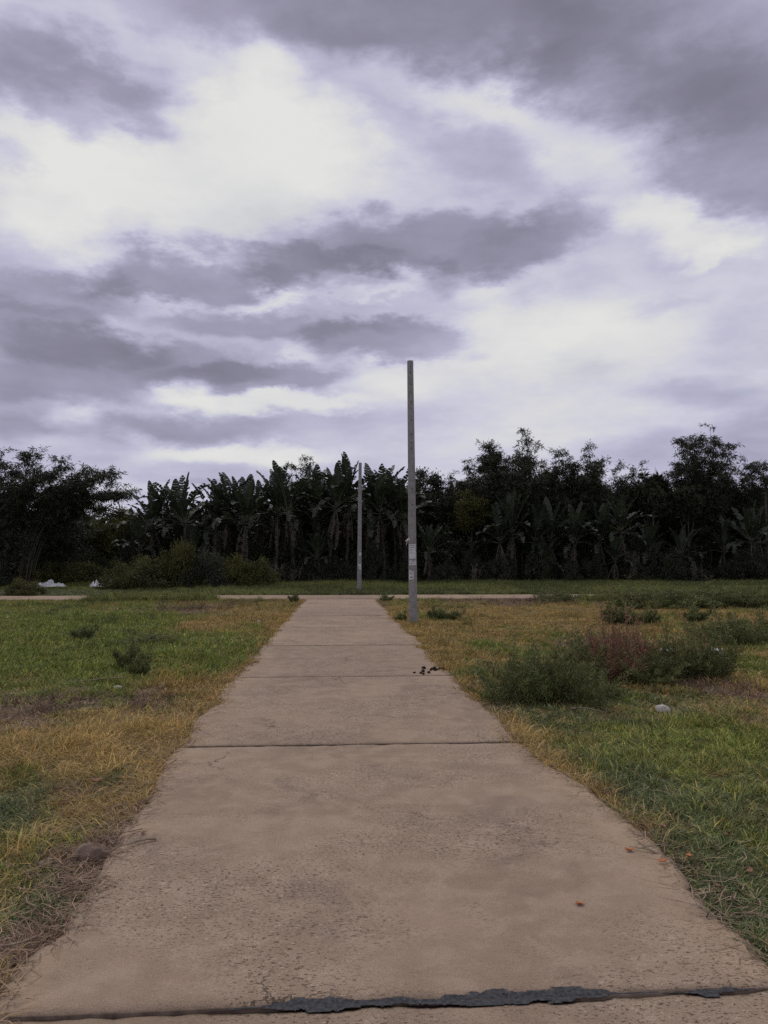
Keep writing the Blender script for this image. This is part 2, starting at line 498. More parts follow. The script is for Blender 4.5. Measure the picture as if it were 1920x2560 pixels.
# ------------------------------------------------------------------ layout of the field
# worn grass zones, metres: x, y, half width, half depth, kind (0 lawn, 1 blue-green, 2 straw, 3 dead brown), strength
ZONES = np.array([(-5.0, 15.11, 3.0, 6.49, 0, 1.6),
                  (-8.51, 22.22, 4.01, 7.67, 0, 1.4),
                  (-2.99, 14.98, 1.26, 3.32, 0, 0.9),
                  (-1.74, 12.32, 0.33, 2.51, 0, 1.6),
                  (-2.1, 20.24, 0.43, 3.78, 0, 1.2),
                  (-5.03, 20.43, 1.48, 4.64, 0, 0.8),
                  (-2.98, 21.05, 2.15, 6.52, 2, 1.6),
                  (-1.84, 25.78, 1.4, 5.46, 2, 1.2),
                  (-4.44, 25.95, 1.41, 3.41, 3, 1.8),
                  (-6.41, 28.69, 0.69, 2.95, 3, 1.2),
                  (-1.72, 10.51, 0.7, 2.46, 2, 1.4),
                  (-1.66, 7.33, 0.88, 1.77, 2, 1.5),
                  (-2.8, 7.4, 0.89, 0.96, 2, 1.3),
                  (-2.1, 6.02, 0.58, 0.62, 2, 1.0),
                  (-2.11, 14.92, 0.45, 0.79, 3, 1.5),
                  (-3.16, 9.42, 1.3, 1.32, 3, 1.9),
                  (-2.12, 9.83, 0.35, 0.85, 3, 1.2),
                  (-3.32, 8.25, 0.6, 0.59, 3, 1.0),
                  (-3.05, 11.66, 0.21, 1.21, 1, 1.4),
                  (-5.4, 16.88, 0.3, 1.51, 1, 1.0),
                  (-3.61, 15.42, 0.56, 1.18, 1, 0.9),
                  (-1.54, 6.37, 0.23, 0.71, 1, 1.7),
                  (-1.76, 5.99, 0.22, 0.5, 3, 1.3),
                  (-2.23, 6.7, 0.16, 0.62, 3, 1.0),
                  (-2.06, 5.47, 0.16, 0.94, 1, 1.5),
                  (-2.41, 6.04, 0.22, 0.37, 0, 1.0),
                  (-1.57, 4.82, 0.15, 0.28, 0, 1.5),
                  (-1.56, 5.24, 0.16, 0.38, 2, 1.0),
                  (-1.45, 4.33, 0.29, 0.31, 3, 1.5),
                  (-1.5, 3.89, 0.21, 0.46, 1, 1.7),
                  (-1.26, 3.65, 0.11, 0.18, 1, 1.3),
                  (-1.34, 3.93, 0.12, 0.21, 3, 1.2),
                  (-1.36, 3.37, 0.24, 0.23, 3, 1.9),
                  (-1.97, 5.56, 0.2, 0.86, 3, 1.0),
                  (1.77, 16.42, 0.89, 6.68, 2, 1.5),
                  (3.73, 21.42, 2.32, 6.3, 2, 1.3),
                  (8.1, 22.97, 4.42, 6.22, 2, 1.3),
                  (11.34, 20.93, 1.51, 4.23, 2, 1.0),
                  (7.06, 32.5, 2.15, 5.55, 3, 2.0),
                  (8.62, 30.91, 1.12, 4.28, 3, 1.3),
                  (2.28, 25.51, 0.61, 3.36, 0, 1.0),
                  (2.81, 22.36, 0.81, 2.95, 0, 1.2),
                  (2.82, 14.22, 0.94, 1.48, 0, 1.4),
                  (1.88, 12.09, 0.44, 1.33, 0, 1.2),
                  (9.12, 21.95, 0.92, 4.83, 0, 1.4),
                  (5.46, 16.68, 1.51, 1.64, 0, 1.0),
                  (9.01, 16.45, 0.69, 3.12, 1, 1.3),
                  (2.96, 10.21, 1.6, 2.38, 1, 1.1),
                  (5.25, 13.7, 0.91, 2.86, 3, 1.7),
                  (4.87, 9.71, 0.53, 1.23, 3, 1.7),
                  (4.04, 9.77, 0.47, 0.88, 2, 1.0),
                  (5.54, 10.04, 0.36, 1.51, 2, 1.2),
                  (6.3, 11.8, 0.43, 1.3, 0, 0.8),
                  (2.52, 7.87, 0.85, 0.91, 1, 1.2),
                  (3.41, 7.18, 0.95, 0.75, 0, 1.3),
                  (1.91, 6.91, 0.37, 0.69, 2, 0.8),
                  (1.63, 5.77, 0.31, 0.73, 2, 1.5),
                  (1.7, 7.11, 0.17, 0.46, 2, 1.2),
                  (2.43, 6.39, 0.62, 1.06, 0, 1.0),
                  (2.35, 4.99, 0.78, 1.56, 1, 1.6),
                  (2.15, 5.4, 0.29, 0.64, 1, 1.0),
                  (2.98, 5.57, 0.37, 1.04, 0, 0.8),
                  (2.0, 3.77, 0.34, 0.62, 1, 1.5),
                  (2.5, 4.48, 0.16, 0.66, 0, 0.9),
                  (1.8, 3.24, 0.1, 0.22, 2, 1.8),
                  (1.79, 3.68, 0.13, 0.19, 3, 1.0),
                  (1.75, 4.77, 0.17, 0.33, 3, 0.9),
                  (2.21, 7.07, 0.17, 0.45, 3, 0.9),
                  (2.31, 6.72, 0.12, 0.32, 3, 0.8),
                  (3.46, 7.81, 0.19, 0.33, 3, 0.7),
                  (4.73, 8.21, 0.3, 0.75, 2, 0.7),
                  (1.72, 5.22, 0.16, 0.39, 2, 1.2),
                  (3.76, 6.62, 0.24, 0.98, 0, 1.0)])
PATH_L, PATH_R = -1.29, 1.76


def path_l(y):
    return (np.interp(y, [-5, 3.16, 3.6, 4.5, 7, 11.8, 20, 31.5], [-1.25, -1.25, -1.18, -1.25, -1.34, -1.38, -1.32, -1.24])
            + (fbm(y * 1.1, y * 0, 301) - .5) * .18 + (fbm(y * 5.0, y * 0, 302) - .5) * .12)


def path_r(y):
    return (np.interp(y, [-5, 3.13, 3.9, 5, 6.2, 7.3, 10.3, 15, 31.3], [1.77, 1.78, 1.82, 1.83, 1.70, 1.67, 1.66, 1.68, 1.77])
            + (fbm(y * 1.1, y * 0, 303) - .5) * .18 + (fbm(y * 5.0, y * 0, 304) - .5) * .12)


def path_gap(x, y):
    """distance outside the path, negative on it"""
    return np.maximum(path_l(y) - x, x - path_r(y))


CROSS_Y0, CROSS_Y1 = 33.0, 37.0
ZONE_COL = np.array([(.180, .222, .044), (.120, .158, .056), (.400, .277, .090), (.235, .155, .102)])


def zone_weights(x, y):
    wx = x + (fbm(x * 1.1, y * 0.7, 31) - .5) * (0.5 + 0.05 * y)
    wy = y + (fbm(x * 1.1, y * 0.7, 47) - .5) * (0.6 + 0.16 * y)
    w = np.zeros((len(x), 4))
    base = (0.52, 0.30, 0.50, 0.22)
    s = 1.0 / (1.0 + 0.035 * np.abs(y))
    for k in range(4):
        w[:, k] = base[k] + (fbm(x * 2.0 * s, y * 2.0 * s, 60 + 7 * k) - .5) * 1.7 + (vnoise(x * 7 * s, y * 7 * s, 90 + k) - .5) * 0.8
    for (zx, zy, rx, ry, kind, st) in ZONES:
        w[:, int(kind)] += st * np.exp(-(((wx - zx) / rx) ** 2 + ((wy - zy) / ry) ** 2))
    # the far verge is rank green grass
    far = np.clip((y - 36.0) / 3.0, 0, 1)
    w[:, 0] += 1.5 * far
    # trampled, dried fringe along both edges of the path
    d = path_gap(x, y)
    edge = np.exp(-(np.clip(d, 0, 9) / 0.21) ** 2) * (y < 33)
    w[:, 3] += 1.6 * edge * (0.3 + vnoise(x * 0.5, y * 1.7, 5))
    w[:, 2] += 1.7 * edge * (vnoise(x * 0.5, y * 1.3, 8))
    return w


def ground_z(x, y):
    d = path_gap(x, y)
    near = np.clip(d / 0.9, 0.0, 1.0)
    on_cross = np.clip((np.abs(y - 35.0) - 2.0) / 1.0, 0, 1)
    z = (fbm(x * 0.55, y * 0.55, 3) - .5) * 0.16 + (fbm(x * 2.3, y * 2.3, 4) - .5) * 0.05
    z = z * np.where(y < 33, near, 1.0) * on_cross + 0.012 * near
    return z - 0.004


# the ground sheet, out to the horizon
gx = 0.9 * np.sinh(np.linspace(-8.0, 8.0, 231)) + 0.3
gy = 1.3 * np.sinh(np.linspace(-3.0, 8.2, 271))
X, Y = np.meshgrid(gx, gy)
Xf, Yf = X.ravel(), Y.ravel()
zw = zone_weights(np.clip(Xf, -60, 60), np.clip(Yf, -10, 90))
zw = np.exp(zw * 2.6); zw /= zw.sum(1)[:, None]
gcol = (zw @ ZONE_COL) * 0.42 + np.array((.035, .026, .018))
Zf = ground_z(np.clip(Xf, -200, 200), np.clip(Yf, -50, 200))
nxg = len(gx)
idx = np.arange(len(gy) * nxg).reshape(len(gy), nxg)
gf = np.stack([idx[:-1, :-1], idx[:-1, 1:], idx[1:, 1:], idx[1:, :-1]], -1).reshape(-1, 4)
ground = obj('ground', mk_mesh('ground', np.c_[Xf, Yf, Zf], gf, M['ground'], True, gcol))
tag(ground, 'wide flat field of patchy green, straw and brown ground', kind='structure')


# ------------------------------------------------------------------ concrete paths, slab by slab
def slab_mesh(x0, x1, y0, y1, seed, top=0.034, thick=0.10, ragged=(0.03, 0.03, 0.004, 0.004), nx=26, ny=64, main=False):
    """cast slab with worn, uneven margins; ragged = left, right, near, far"""
    u = np.linspace(0, 1, nx); v = np.linspace(0, 1, ny)
    U, Vv = np.meshgrid(u, v)
    yy = y0 + (y1 - y0) * Vv
    xl = x0 + ragged[0] * (fbm(yy * 1.7, yy * 0 + seed, seed) - .5) * 2.2 + ragged[0] * (vnoise(yy * 9, yy * 0, seed + 3) - .5)
    xr = x1 + ragged[1] * (fbm(yy * 1.7, yy * 0 + seed + 9, seed + 1) - .5) * 2.2 + ragged[1] * (vnoise(yy * 9, yy * 0, seed + 5) - .5)
    if main:
        xl, xr = path_l(yy), path_r(yy)
    xx = xl + (xr - xl) * U
    yy = yy + np.where(Vv == 0, 1, 0) * (fbm(xx * 9, xx * 0, seed + 7) - .35) * ragged[2] * 2 + np.where(Vv == 1, 1, 0) * (.35 - fbm(xx * 9, xx * 0, seed + 8)) * ragged[3] * 2
    zz = top + (fbm(xx * 0.9, yy * 0.9, 21) - .5) * 0.012 + (seed % 5 - 2) * 0.0012
    edge = np.minimum(np.minimum(U, 1 - U) * (x1 - x0), np.minimum(Vv, 1 - Vv) * (y1 - y0))
    zz = zz - 0.012 * np.exp(-(edge / 0.016) ** 2) * (0.5 + vnoise(xx * 14, yy * 14, seed))
    V = np.c_[xx.ravel(), yy.ravel(), zz.ravel()]
    ids = np.arange(nx * ny).reshape(ny, nx)
    F = np.stack([ids[:-1, :-1], ids[:-1, 1:], ids[1:, 1:], ids[1:, :-1]], -1).reshape(-1, 4)
    ring = np.concatenate([ids[0, :], ids[1:, -1], ids[-1, -2::-1], ids[-2:0:-1, 0]])
    low = V[ring].copy(); low[:, 2] = top - thick
    b = len(V) + np.arange(len(ring))
    side = np.stack([ring, b, np.roll(b, -1), np.roll(ring, -1)], -1)
    return mk_mesh('slab', np.concatenate([V, low]), np.concatenate([F, side]), M['concrete'])


bedV = np.array([(PATH_L + .10, -5.2, -0.03), (PATH_R - .10, -5.2, -0.03), (PATH_R - .10, 32.9, -0.03), (PATH_L + .10, 32.9, -0.03)])
path = obj('path', mk_mesh('path_bed', bedV, np.array([[0, 1, 2, 3]]), M['bed']))
tag(path, 'straight concrete path of cast slabs running to the trees', kind='structure')
GAP = 0.007
ys = [2.93 + 4.02 * k for k in range(-2, 8)]
ys[-1] = CROSS_Y0 - 0.02
for k in range(len(ys) - 1):
    obj('slab', slab_mesh(PATH_L, PATH_R, ys[k] + GAP, ys[k + 1] - GAP, 3 + 2 * k, ragged=(.055, .055, .009, .009), nx=72, main=True), path)


def slab_z(x, y):
    return 0.034 + (fbm(x * 0.9, y * 0.9, 21) - .5) * 0.012


def joint_fill(x0, x1, y, w0, seed, mat, z=0.001, name='joint_filler', gaps=0.0, sink=0.020):
    """ragged, flat smear of filler along a joint; both margins wander on their own"""
    n = int((x1 - x0) / 0.012)
    xs = np.linspace(x0, x1, n)
    amp = np.clip((fbm(xs * 1.6, xs * 0, seed + 4, 3) - gaps) * 5, 0.0, 1)
    lo = w0 * np.clip(3.2 * (fbm(xs * 8, xs * 0, seed, 6) - .36), 0, 1.2) * amp + .002
    hi = w0 * np.clip(3.2 * (fbm(xs * 8, xs * 0, seed + 20, 6) - .36), 0, 1.2) * amp + .002
    ends = np.clip((xs - x0) / .25, 0, 1) * np.clip((x1 - xs) / .25, 0, 1)
    lo = lo * ends + .0015; hi = hi * ends + .0015
    h = slab_z(xs, xs * 0 + y) + z + 0.0010 * vnoise(xs * 40, xs * 0, seed)
    rows = [np.c_[xs, y - lo, h - sink], np.c_[xs, y - lo * .9, h], np.c_[xs, y + hi * .9, h], np.c_[xs, y + hi, h - sink]]
    V = np.concatenate(rows)
    i = np.arange(n - 1)
    F = np.concatenate([np.stack([r * n + i, r * n + i + 1, (r + 1) * n + i + 1, (r + 1) * n + i], -1) for r in range(3)])
    return obj(name, mk_mesh(name, V, F, mat), path)


def tar_film(x0, x1, y, half, seed):
    """broken, ragged film of old bitumen over a joint: islands with frayed margins and holes"""
    nx, ny = int((x1 - x0) / .006), int(2 * half / .006)
    xs = np.linspace(x0, x1, nx + 1); yy = np.linspace(y - half, y + half, ny + 1)
    U, Q = np.meshgrid(xs, yy)
    cx, cy = (U[:-1, :-1] + U[1:, 1:]) / 2, (Q[:-1, :-1] + Q[1:, 1:]) / 2
    mid_ = y + (fbm(cx * 2.2, cx * 0, seed) - .5) * .05
    wd = half * np.clip(2.6 * (fbm(cx * 2.6, cx * 0, seed + 3) - .28), .08, 1) * np.clip((cx - x0) / .3, 0, 1) * np.clip((x1 - cx) / .3, 0, 1)
    f = 1 - np.abs(cy - mid_) / (wd + 1e-4) + (fbm(cx * 16, cy * 34, seed + 6, 5) - .5) * 2.0
    keep_ = f > .12
    V = np.c_[U.ravel(), Q.ravel(), (slab_z(U, Q) - np.where(Q < y, .0026, 0) - .004 * np.exp(-((Q - y) / .012) ** 2) + .0014 + .0018 * vnoise(U * 90, Q * 90, seed)).ravel()]
    ids = np.arange((nx + 1) * (ny + 1)).reshape(ny + 1, nx + 1)
    F = np.stack([ids[:-1, :-1], ids[:-1, 1:], ids[1:, 1:], ids[1:, :-1]], -1)[keep_]
    return obj('joint_filler', mk_mesh('joint_filler', V, F, M['tar']), path)


tag(tar_film(-0.55, 1.60, 2.930, 0.050, 5), 'dark bitumen smeared along the nearest joint')
tag(joint_fill(-1.15, 1.76, 2.932, 0.014, 15, M['joint_soil'], z=-0.004, gaps=0.30), 'soil in the nearest joint')
for k, yj in enumerate(ys[3:8]):
    joint_fill(PATH_L + .02, PATH_R - .02, yj, 0.012, 25 + k, M['joint_soil'], z=-0.0045 + .001 * min(k, 2), name='joint_soil', sink=.015)

cbV = np.array([(-45, CROSS_Y0 + .1, -0.03), (45, CROSS_Y0 + .1, -0.03), (45, CROSS_Y1 - .1, -0.03), (-45, CROSS_Y1 - .1, -0.03)])
cross = obj('cross_path', mk_mesh('cross_path_bed', cbV, np.array([[0, 1, 2, 3]]), M['bed']))
tag(cross, 'second concrete path crossing in front of the trees', kind='structure')
for k in range(20):
    x0 = -41.8 + 4.0 * k
    obj('slab', slab_mesh(x0 + GAP, x0 + 4.0 - GAP, CROSS_Y0 + .01, CROSS_Y1, 40 + k, top=0.05, ragged=(.004, .004, .05, .05), nx=14, ny=10), cross)


# ------------------------------------------------------------------ utility poles
def utility_pole(loc, height, r0, r1, lean, label, notices, holes):
    t = thing('utility_pole', label, 'pole', loc, 0.0, None)
    t.rotation_euler = (rad(lean[1]), rad(lean[0]), 0)
    n = 28
    zs = np.concatenate([[-0.35], np.arange(0.0, height, 0.055), [height]])
    rr = r0 + (r1 - r0) * np.clip(zs / height, 0, 1)
    ang = np.linspace(0, 2 * PI, n, endpoint=False) - PI / 2 - PI / n
    V = np.stack([np.stack([r * np.cos(ang), r * np.sin(ang), np.full(n, z)], -1) for z, r in zip(zs, rr)]).reshape(-1, 3)
    F = []
    hole_rows = {int(np.argmin(np.abs(zs - h))) for h in holes}
    extra = []
    for i in range(len(zs) - 1):
        for j in range(n):
            q = [i * n + j, i * n + (j + 1) % n, (i + 1) * n + (j + 1) % n, (i + 1) * n + j]
            if i in hole_rows and j in (0,):
                extra.append(q)
            else:
                F.append(q)
    top = len(V)
    cap = [[(len(zs) - 1) * n + j, (len(zs) - 1) * n + (j + 1) % n, top] for j in range(n)]
    V = np.concatenate([V, [(0, 0, height + 0.012)]])
    shaft = obj('shaft', mk_mesh('pole_shaft', V, [np.array(F), np.array(cap)], M['pole'], True), t)
    for q in extra:                                  # recessed step holes
        c = V[q]
        inn = c.copy(); inn[:, :2] *= 0.72
        vv = np.concatenate([c, inn])
        ff = np.array([[0, 1, 5, 4], [1, 2, 6, 5], [2, 3, 7, 6], [3, 0, 4, 7], [4, 5, 6, 7]])
        obj('step_hole', mk_mesh('step_hole', vv, ff, M['hole']), t)

    def patch(z0, z1, a0, a1, lift, mat, name, parent, wav=0.0, seed=0, tilt=0.0):
        na, nz = 9, 5
        A, Zz = np.meshgrid(np.linspace(a0, a1, na), np.linspace(z0, z1, nz))
        r = r0 + (r1 - r0) * Zz / height + lift
        if wav:
            r = r + wav * vnoise(A * 5, Zz * 9, seed)
            Zz = Zz + (vnoise(A * 3, Zz * 0 + np.where(Zz > (z0 + z1) / 2, 1, 7), seed) - .5) * 0.03
        Zz = Zz + tilt * (A - a0)
        th = A - PI / 2
        V = np.stack([r * np.cos(th), r * np.sin(th), Zz], -1).reshape(-1, 3)
        ids = np.arange(na * nz).reshape(nz, na)
        F = np.stack([ids[:-1, :-1], ids[:-1, 1:], ids[1:, 1:], ids[1:, :-1]], -1).reshape(-1, 4)
        return obj(name, mk_mesh(name, V, F, mat, True), parent)

    for (z0, z1, a0, a1, marks, seed) in notices:
        p = patch(z0, z1, a0, a1, 0.003, M['paper'], 'notice', t, 0.004, seed)
        for (mz0, mz1, ma0, ma1) in marks:
            patch(mz0, mz1, ma0, ma1, 0.0085, M['ink'], 'print', p)
    return t


rowsA = [(2.005, 2.03, -.75 + .22 * k, -.62 + .22 * k) for k in range(6)] + [(1.945, 1.965, -.7 + .3 * k, -.55 + .3 * k) for k in range(3)] + [(1.865, 1.875, -.7, .1), (2.065, 2.075, -.8, .6)]
rowsB = [(1.635, 1.65, -.7 + .25 * k, -.55 + .25 * k) for k in range(6)] + [(1.585, 1.60, -.7, .5)]
rowsC = [(1.29, 1.37, -.78, -.70), (1.29, 1.37, -.52, -.44), (1.32, 1.335, -.70, -.52), (1.29, 1.37, -.30, -.22), (1.355, 1.37, -.22, -.02),
         (1.29, 1.305, -.22, -.02), (1.20, 1.225, -.75, -.1), (1.24, 1.25, -.8, 0.)]
near_pole = utility_pole((2.14, 20.72, 0.0), 7.13, 0.118, 0.084, (-0.55, 0.0),
                         'tall concrete pole with paper notices standing at the right edge of the path',
                         [(1.71, 2.10, -1.0, .75, rowsA, 1), (1.54, 1.67, -.95, .8, rowsB, 2), (1.16, 1.40, -1.05, .12, rowsC, 3)],
                         [3.15, 3.55, 4.65, 4.85, 5.05, 5.45, 5.75, 5.95, 6.2, 6.45, 6.75, 6.95])
# pale strip tied round the pole, its ends sticking out on the left
tp = np.array([(-.085, -.09, 2.20), (-.118, -.06, 2.26), (-.15, -.05, 2.22), (-.185, -.05, 2.19), (-.20, -.05, 2.195)])
tv1, tf1 = tube(tp, [.010, .012, .010, .009, .006], 6)
tv2, tf2 = tube(np.array([(-.12, -.06, 2.26), (-.15, -.07, 2.17), (-.175, -.08, 2.08)]), [.010, .008, .004], 6)
tag(obj('tie_strip', mk_mesh('tie_strip', *join([(tv1, tf1), (tv2, tf2)]), M['rag'], True), near_pole), 'pale plastic strip tied to the pole')
utility_pole((1.34, 40.61, 0.0), 6.86, 0.122, 0.082, (0.35, 0.0),
             'distant concrete pole standing beyond the path junction before the banana grove',
             [(1.93, 2.08, -.2, .8, [(1.98, 2.0, -.1, .5)], 4), (1.36, 1.50, -.6, .8, [(1.42, 1.44, -.4, .4)], 5), (1.22, 1.33, -.1, .85, [(1.27, 1.29, 0., .6)], 6)],
             [3.2, 4.2, 4.7, 5.2, 5.7, 6.2])


# ------------------------------------------------------------------ banana plants
def banana_leaf(L, Wd, arch, seed, torn=0.5, dead=False):
    """blade grows along +Z and bends towards +X; the halves are split into strips"""
    r = np.random.default_rng(seed)
    n = 18
    s = np.linspace(0, 1, n + 1)
    th = arch * s ** 1.6
    dx = np.sin(th); dz = np.cos(th)
    px = np.concatenate([[0], np.cumsum((dx[1:] + dx[:-1]) / 2) * L / n])
    pz = np.concatenate([[0], np.cumsum((dz[1:] + dz[:-1]) / 2) * L / n])
    P = np.c_[px, np.zeros(n + 1), pz]
    T = np.c_[dx, np.zeros(n + 1), dz]
    Nn = np.c_[-dz, np.zeros(n + 1), dx]           # towards the plant's axis = upper face
    V = []; F = []; mi = []
    for side in (-1, 1):
        for i in range(3, n):
            if r.random() < 0.05 * torn:
                continue
            sa, sb = s[i], s[i + 1]
            gap = 0.16 * torn * r.random()
            def half(q): return Wd * (math.sin(PI * min(1, max(0, (q - .12) / .9)) ** 0.75) ** 0.55 if q < 0.995 else 0.12)
            wa, wb = half(sa) * r.uniform(1 - .22 * torn, 1), half(sb) * r.uniform(1 - .22 * torn, 1)
            up = (0.30 if not dead else -0.6) + torn * r.normal() * 0.22
            pa, pb = P[i], P[i] + (P[i + 1] - P[i]) * (1 - gap)
            fw = 0.28
            ea = pa + np.array([0, side * wa, 0]) * math.cos(up) + Nn[i] * wa * math.sin(up) + T[i] * wa * fw
            eb = pb + np.array([0, side * wb, 0]) * math.cos(up) + Nn[i + 1] * wb * math.sin(up) + T[i + 1] * wb * fw
            b = len(V)
            V += [pa, pb, eb, ea]
            F.append([b, b + 1, b + 2, b + 3]); mi.append(0)
    rv, rf = tube(P[::3], np.linspace(.035, .008, len(P[::3])), 4)
    b = len(V)
    V = np.concatenate([np.array(V), rv])
    F = np.concatenate([np.array(F), rf + b])
    mi = np.array(mi + [1] * len(rf))
    sh = np.concatenate([np.repeat(r.uniform(.75, 1.3, b // 4), 4), np.ones(len(rv))])
    return mk_mesh('banana_leaf', V, F, [M['banana_dead'] if dead else M['banana'], M['banana_rib']], False, sh, mi)


LEAF_UP = [banana_leaf(3.6, .45, rad(a), 100 + i, t) for i, (a, t) in enumerate([(10, .4), (22, .8), (34, .6), (16, 1.0)])]
LEAF_MID = [banana_leaf(3.4, .46, rad(a), 120 + i, t) for i, (a, t) in enumerate([(48, .7), (62, 1.0), (75, .8)])]
LEAF_LOW = [banana_leaf(3.1, .42, rad(a), 140 + i, t) for i, (a, t) in enumerate([(70, 1.0), (95, 1.1)])]
LEAF_DEAD = [banana_leaf(2.5, .24, rad(a), 160 + i, 1.6, True) for i, a in enumerate([15, 40])]


def stem_mesh(seed):
    r = np.random.default_rng(seed)
    zz = np.linspace(0, 1, 13)
    lean = r.normal(size=2) * 0.03
    pts = np.c_[lean[0] * zz ** 2 + .006 * r.normal(size=13), lean[1] * zz ** 2 + .006 * r.normal(size=13), zz]
    return pts, r


STEMS = []
for sd_ in range(4):
    pts, r = stem_mesh(200 + sd_)
    p2 = pts * np.array([5, 5, 5.0])
    rr_ = np.interp(pts[:, 2], [0, .1, 1], [.20, .165, .085]) * r.uniform(.88, 1.1, 13)
    v_, f_ = tube(p2, rr_, 9)
    STEMS.append((mk_mesh('banana_stem', v_, f_, M['banana_stem'], True), p2[-1]))

BANANA_GROUP = 'banana plants of the grove'


def banana(x, y, H, label, seed, lean=0.0):
    r = np.random.default_rng(seed)
    t = thing('banana_plant', label, 'banana plant', (x, y, float(ground_z(np.array([x]), np.array([y]))[0]) - .03), 0, BANANA_GROUP)
    k = min(1.0, H / 8.0) ** 0.75 * r.uniform(.95, 1.06)
    hs = max(0.7, H - 3.3 * k)
    me, tip = STEMS[seed % 4]
    a0 = r.uniform(0, 6.28)
    sxy = 0.75 + 0.25 * k
    lx, ly = r.normal() * 3.5, r.normal() * 3.5
    t.rotation_euler = (rad(ly), rad(lx), 0)
    obj('stem', me, t, (0, 0, -.15), (0, 0, a0), (sxy, sxy, (hs + .15) / 5.0))
    ca, sa = math.cos(a0), math.sin(a0)
    cx, cy = (tip[0] * ca - tip[1] * sa) * sxy, (tip[0] * sa + tip[1] * ca) * sxy
    ph = r.uniform(0, 6.28)
    n_up, n_mid, n_low, n_dead = 4 + r.integers(0, 3), 6 + r.integers(0, 2), 3 + r.integers(0, 3), 3 + r.integers(0, 3)
    for i in range(n_up + n_mid + n_low + n_dead):
        ph += 2.4 + r.normal() * 0.25
        if i < n_up:
            me, tilt, z, sc = LEAF_UP[r.integers(0, 4)], r.uniform(2, 30), hs - .1, r.uniform(.80, 1.06)
        elif i < n_up + n_mid:
            me, tilt, z, sc = LEAF_MID[r.integers(0, 3)], r.uniform(20, 58), hs - .2, r.uniform(.75, 1.1)
        elif i < n_up + n_mid + n_low:
            me, tilt, z, sc = LEAF_LOW[r.integers(0, 2)], r.uniform(55, 95), hs - .35, r.uniform(.8, 1.05)
        else:
            me, tilt, z, sc = LEAF_DEAD[r.integers(0, 2)], r.uniform(150, 170), hs - .5, r.uniform(.8, 1.15)
        d = 0.07
        obj('leaf', me, t, (cx + d * math.cos(ph), cy + d * math.sin(ph), z), (0, rad(tilt), ph), sc * k)
    return t


ORD = ['first', 'second', 'third', 'fourth', 'fifth', 'sixth', 'seventh', 'eighth', 'ninth', 'tenth', 'eleventh', 'twelfth', 'thirteenth']
FRONT = [(-12.83, 7.03), (-11.19, 7.14), (-9.66, 7.55), (-8.4, 7.39), (-7.68, 8.0), (-6.41, 7.57), (-5.35, 7.82), (-4.15, 8.27), (-2.75, 8.45),
         (-1.41, 8.8), (-0.47, 8.87), (0.95, 9.33), (2.31, 8.32), (3.67, 8.57), (4.52, 8.67), (5.37, 8.17)]
for i, (x, h) in enumerate(FRONT):
    if i < 12:
        lab = f'{ORD[11 - i]} tall banana plant to the left of the distant pole' if i < 11 else 'tallest banana plant, rising just behind the distant pole'
    else:
        lab = f'{ORD[i - 12]} tall banana plant to the right of the distant pole, left of the near pole'
    banana(x, 56.0 + 0.9 * math.sin(i * 2.3), h + (.45 if i < 9 else .2), lab, 300 + i)
BACK = [(-12.65, 6.79), (-10.75, 7.16), (-9.37, 7.34), (-7.28, 7.71), (-5.0, 7.9), (-3.6, 8.45), (-2.01, 8.82), (0.11, 9.19), (1.72, 8.85), (3.33, 8.68), (4.4, 8.8)]
for i, (x, h) in enumerate(BACK):
    banana(x, 59.0 + 0.7 * math.sin(i * 1.7), h - 1.1, f'{ORD[i]} banana plant from the left in the half hidden back row', 340 + i)
RIGHT = [(12.17, 6.2), (13.4, 6.9), (14.79, 5.86), (16.21, 6.39), (17.61, 5.88), (19.74, 6.24), (21.36, 6.94), (23.64, 4.86), (25.42, 4.51), (29.41, 5.23), (30.89, 6.29), (32.34, 5.95)]
for i, (x, h) in enumerate(RIGHT):
    banana(x, 55.8 + 0.6 * math.sin(i * 2.9), h, f'{ORD[i]} banana plant under the bamboo, counted rightwards from the near pole', 360 + i)
SMALL = [(-13.56, 4.93, 'young banana plant at the far left end of the grove'), (-10.05, 4.3, 'young banana plant behind the large green bush'),
         (-1.02, 4.0, 'low young banana plant left of the distant pole, before the tall ones'), (6.71, 4.68, 'short banana plant just right of the near pole with drooping leaves'),
         (15.26, 3.71, 'low young banana plant under the tallest middle bamboo'), (20.37, 3.73, 'low young banana plant right of the middle bamboo')]
for i, (x, h, lab) in enumerate(SMALL):
    banana(x, 54.3 + 0.3 * i % 0.7, h, lab, 380 + i)


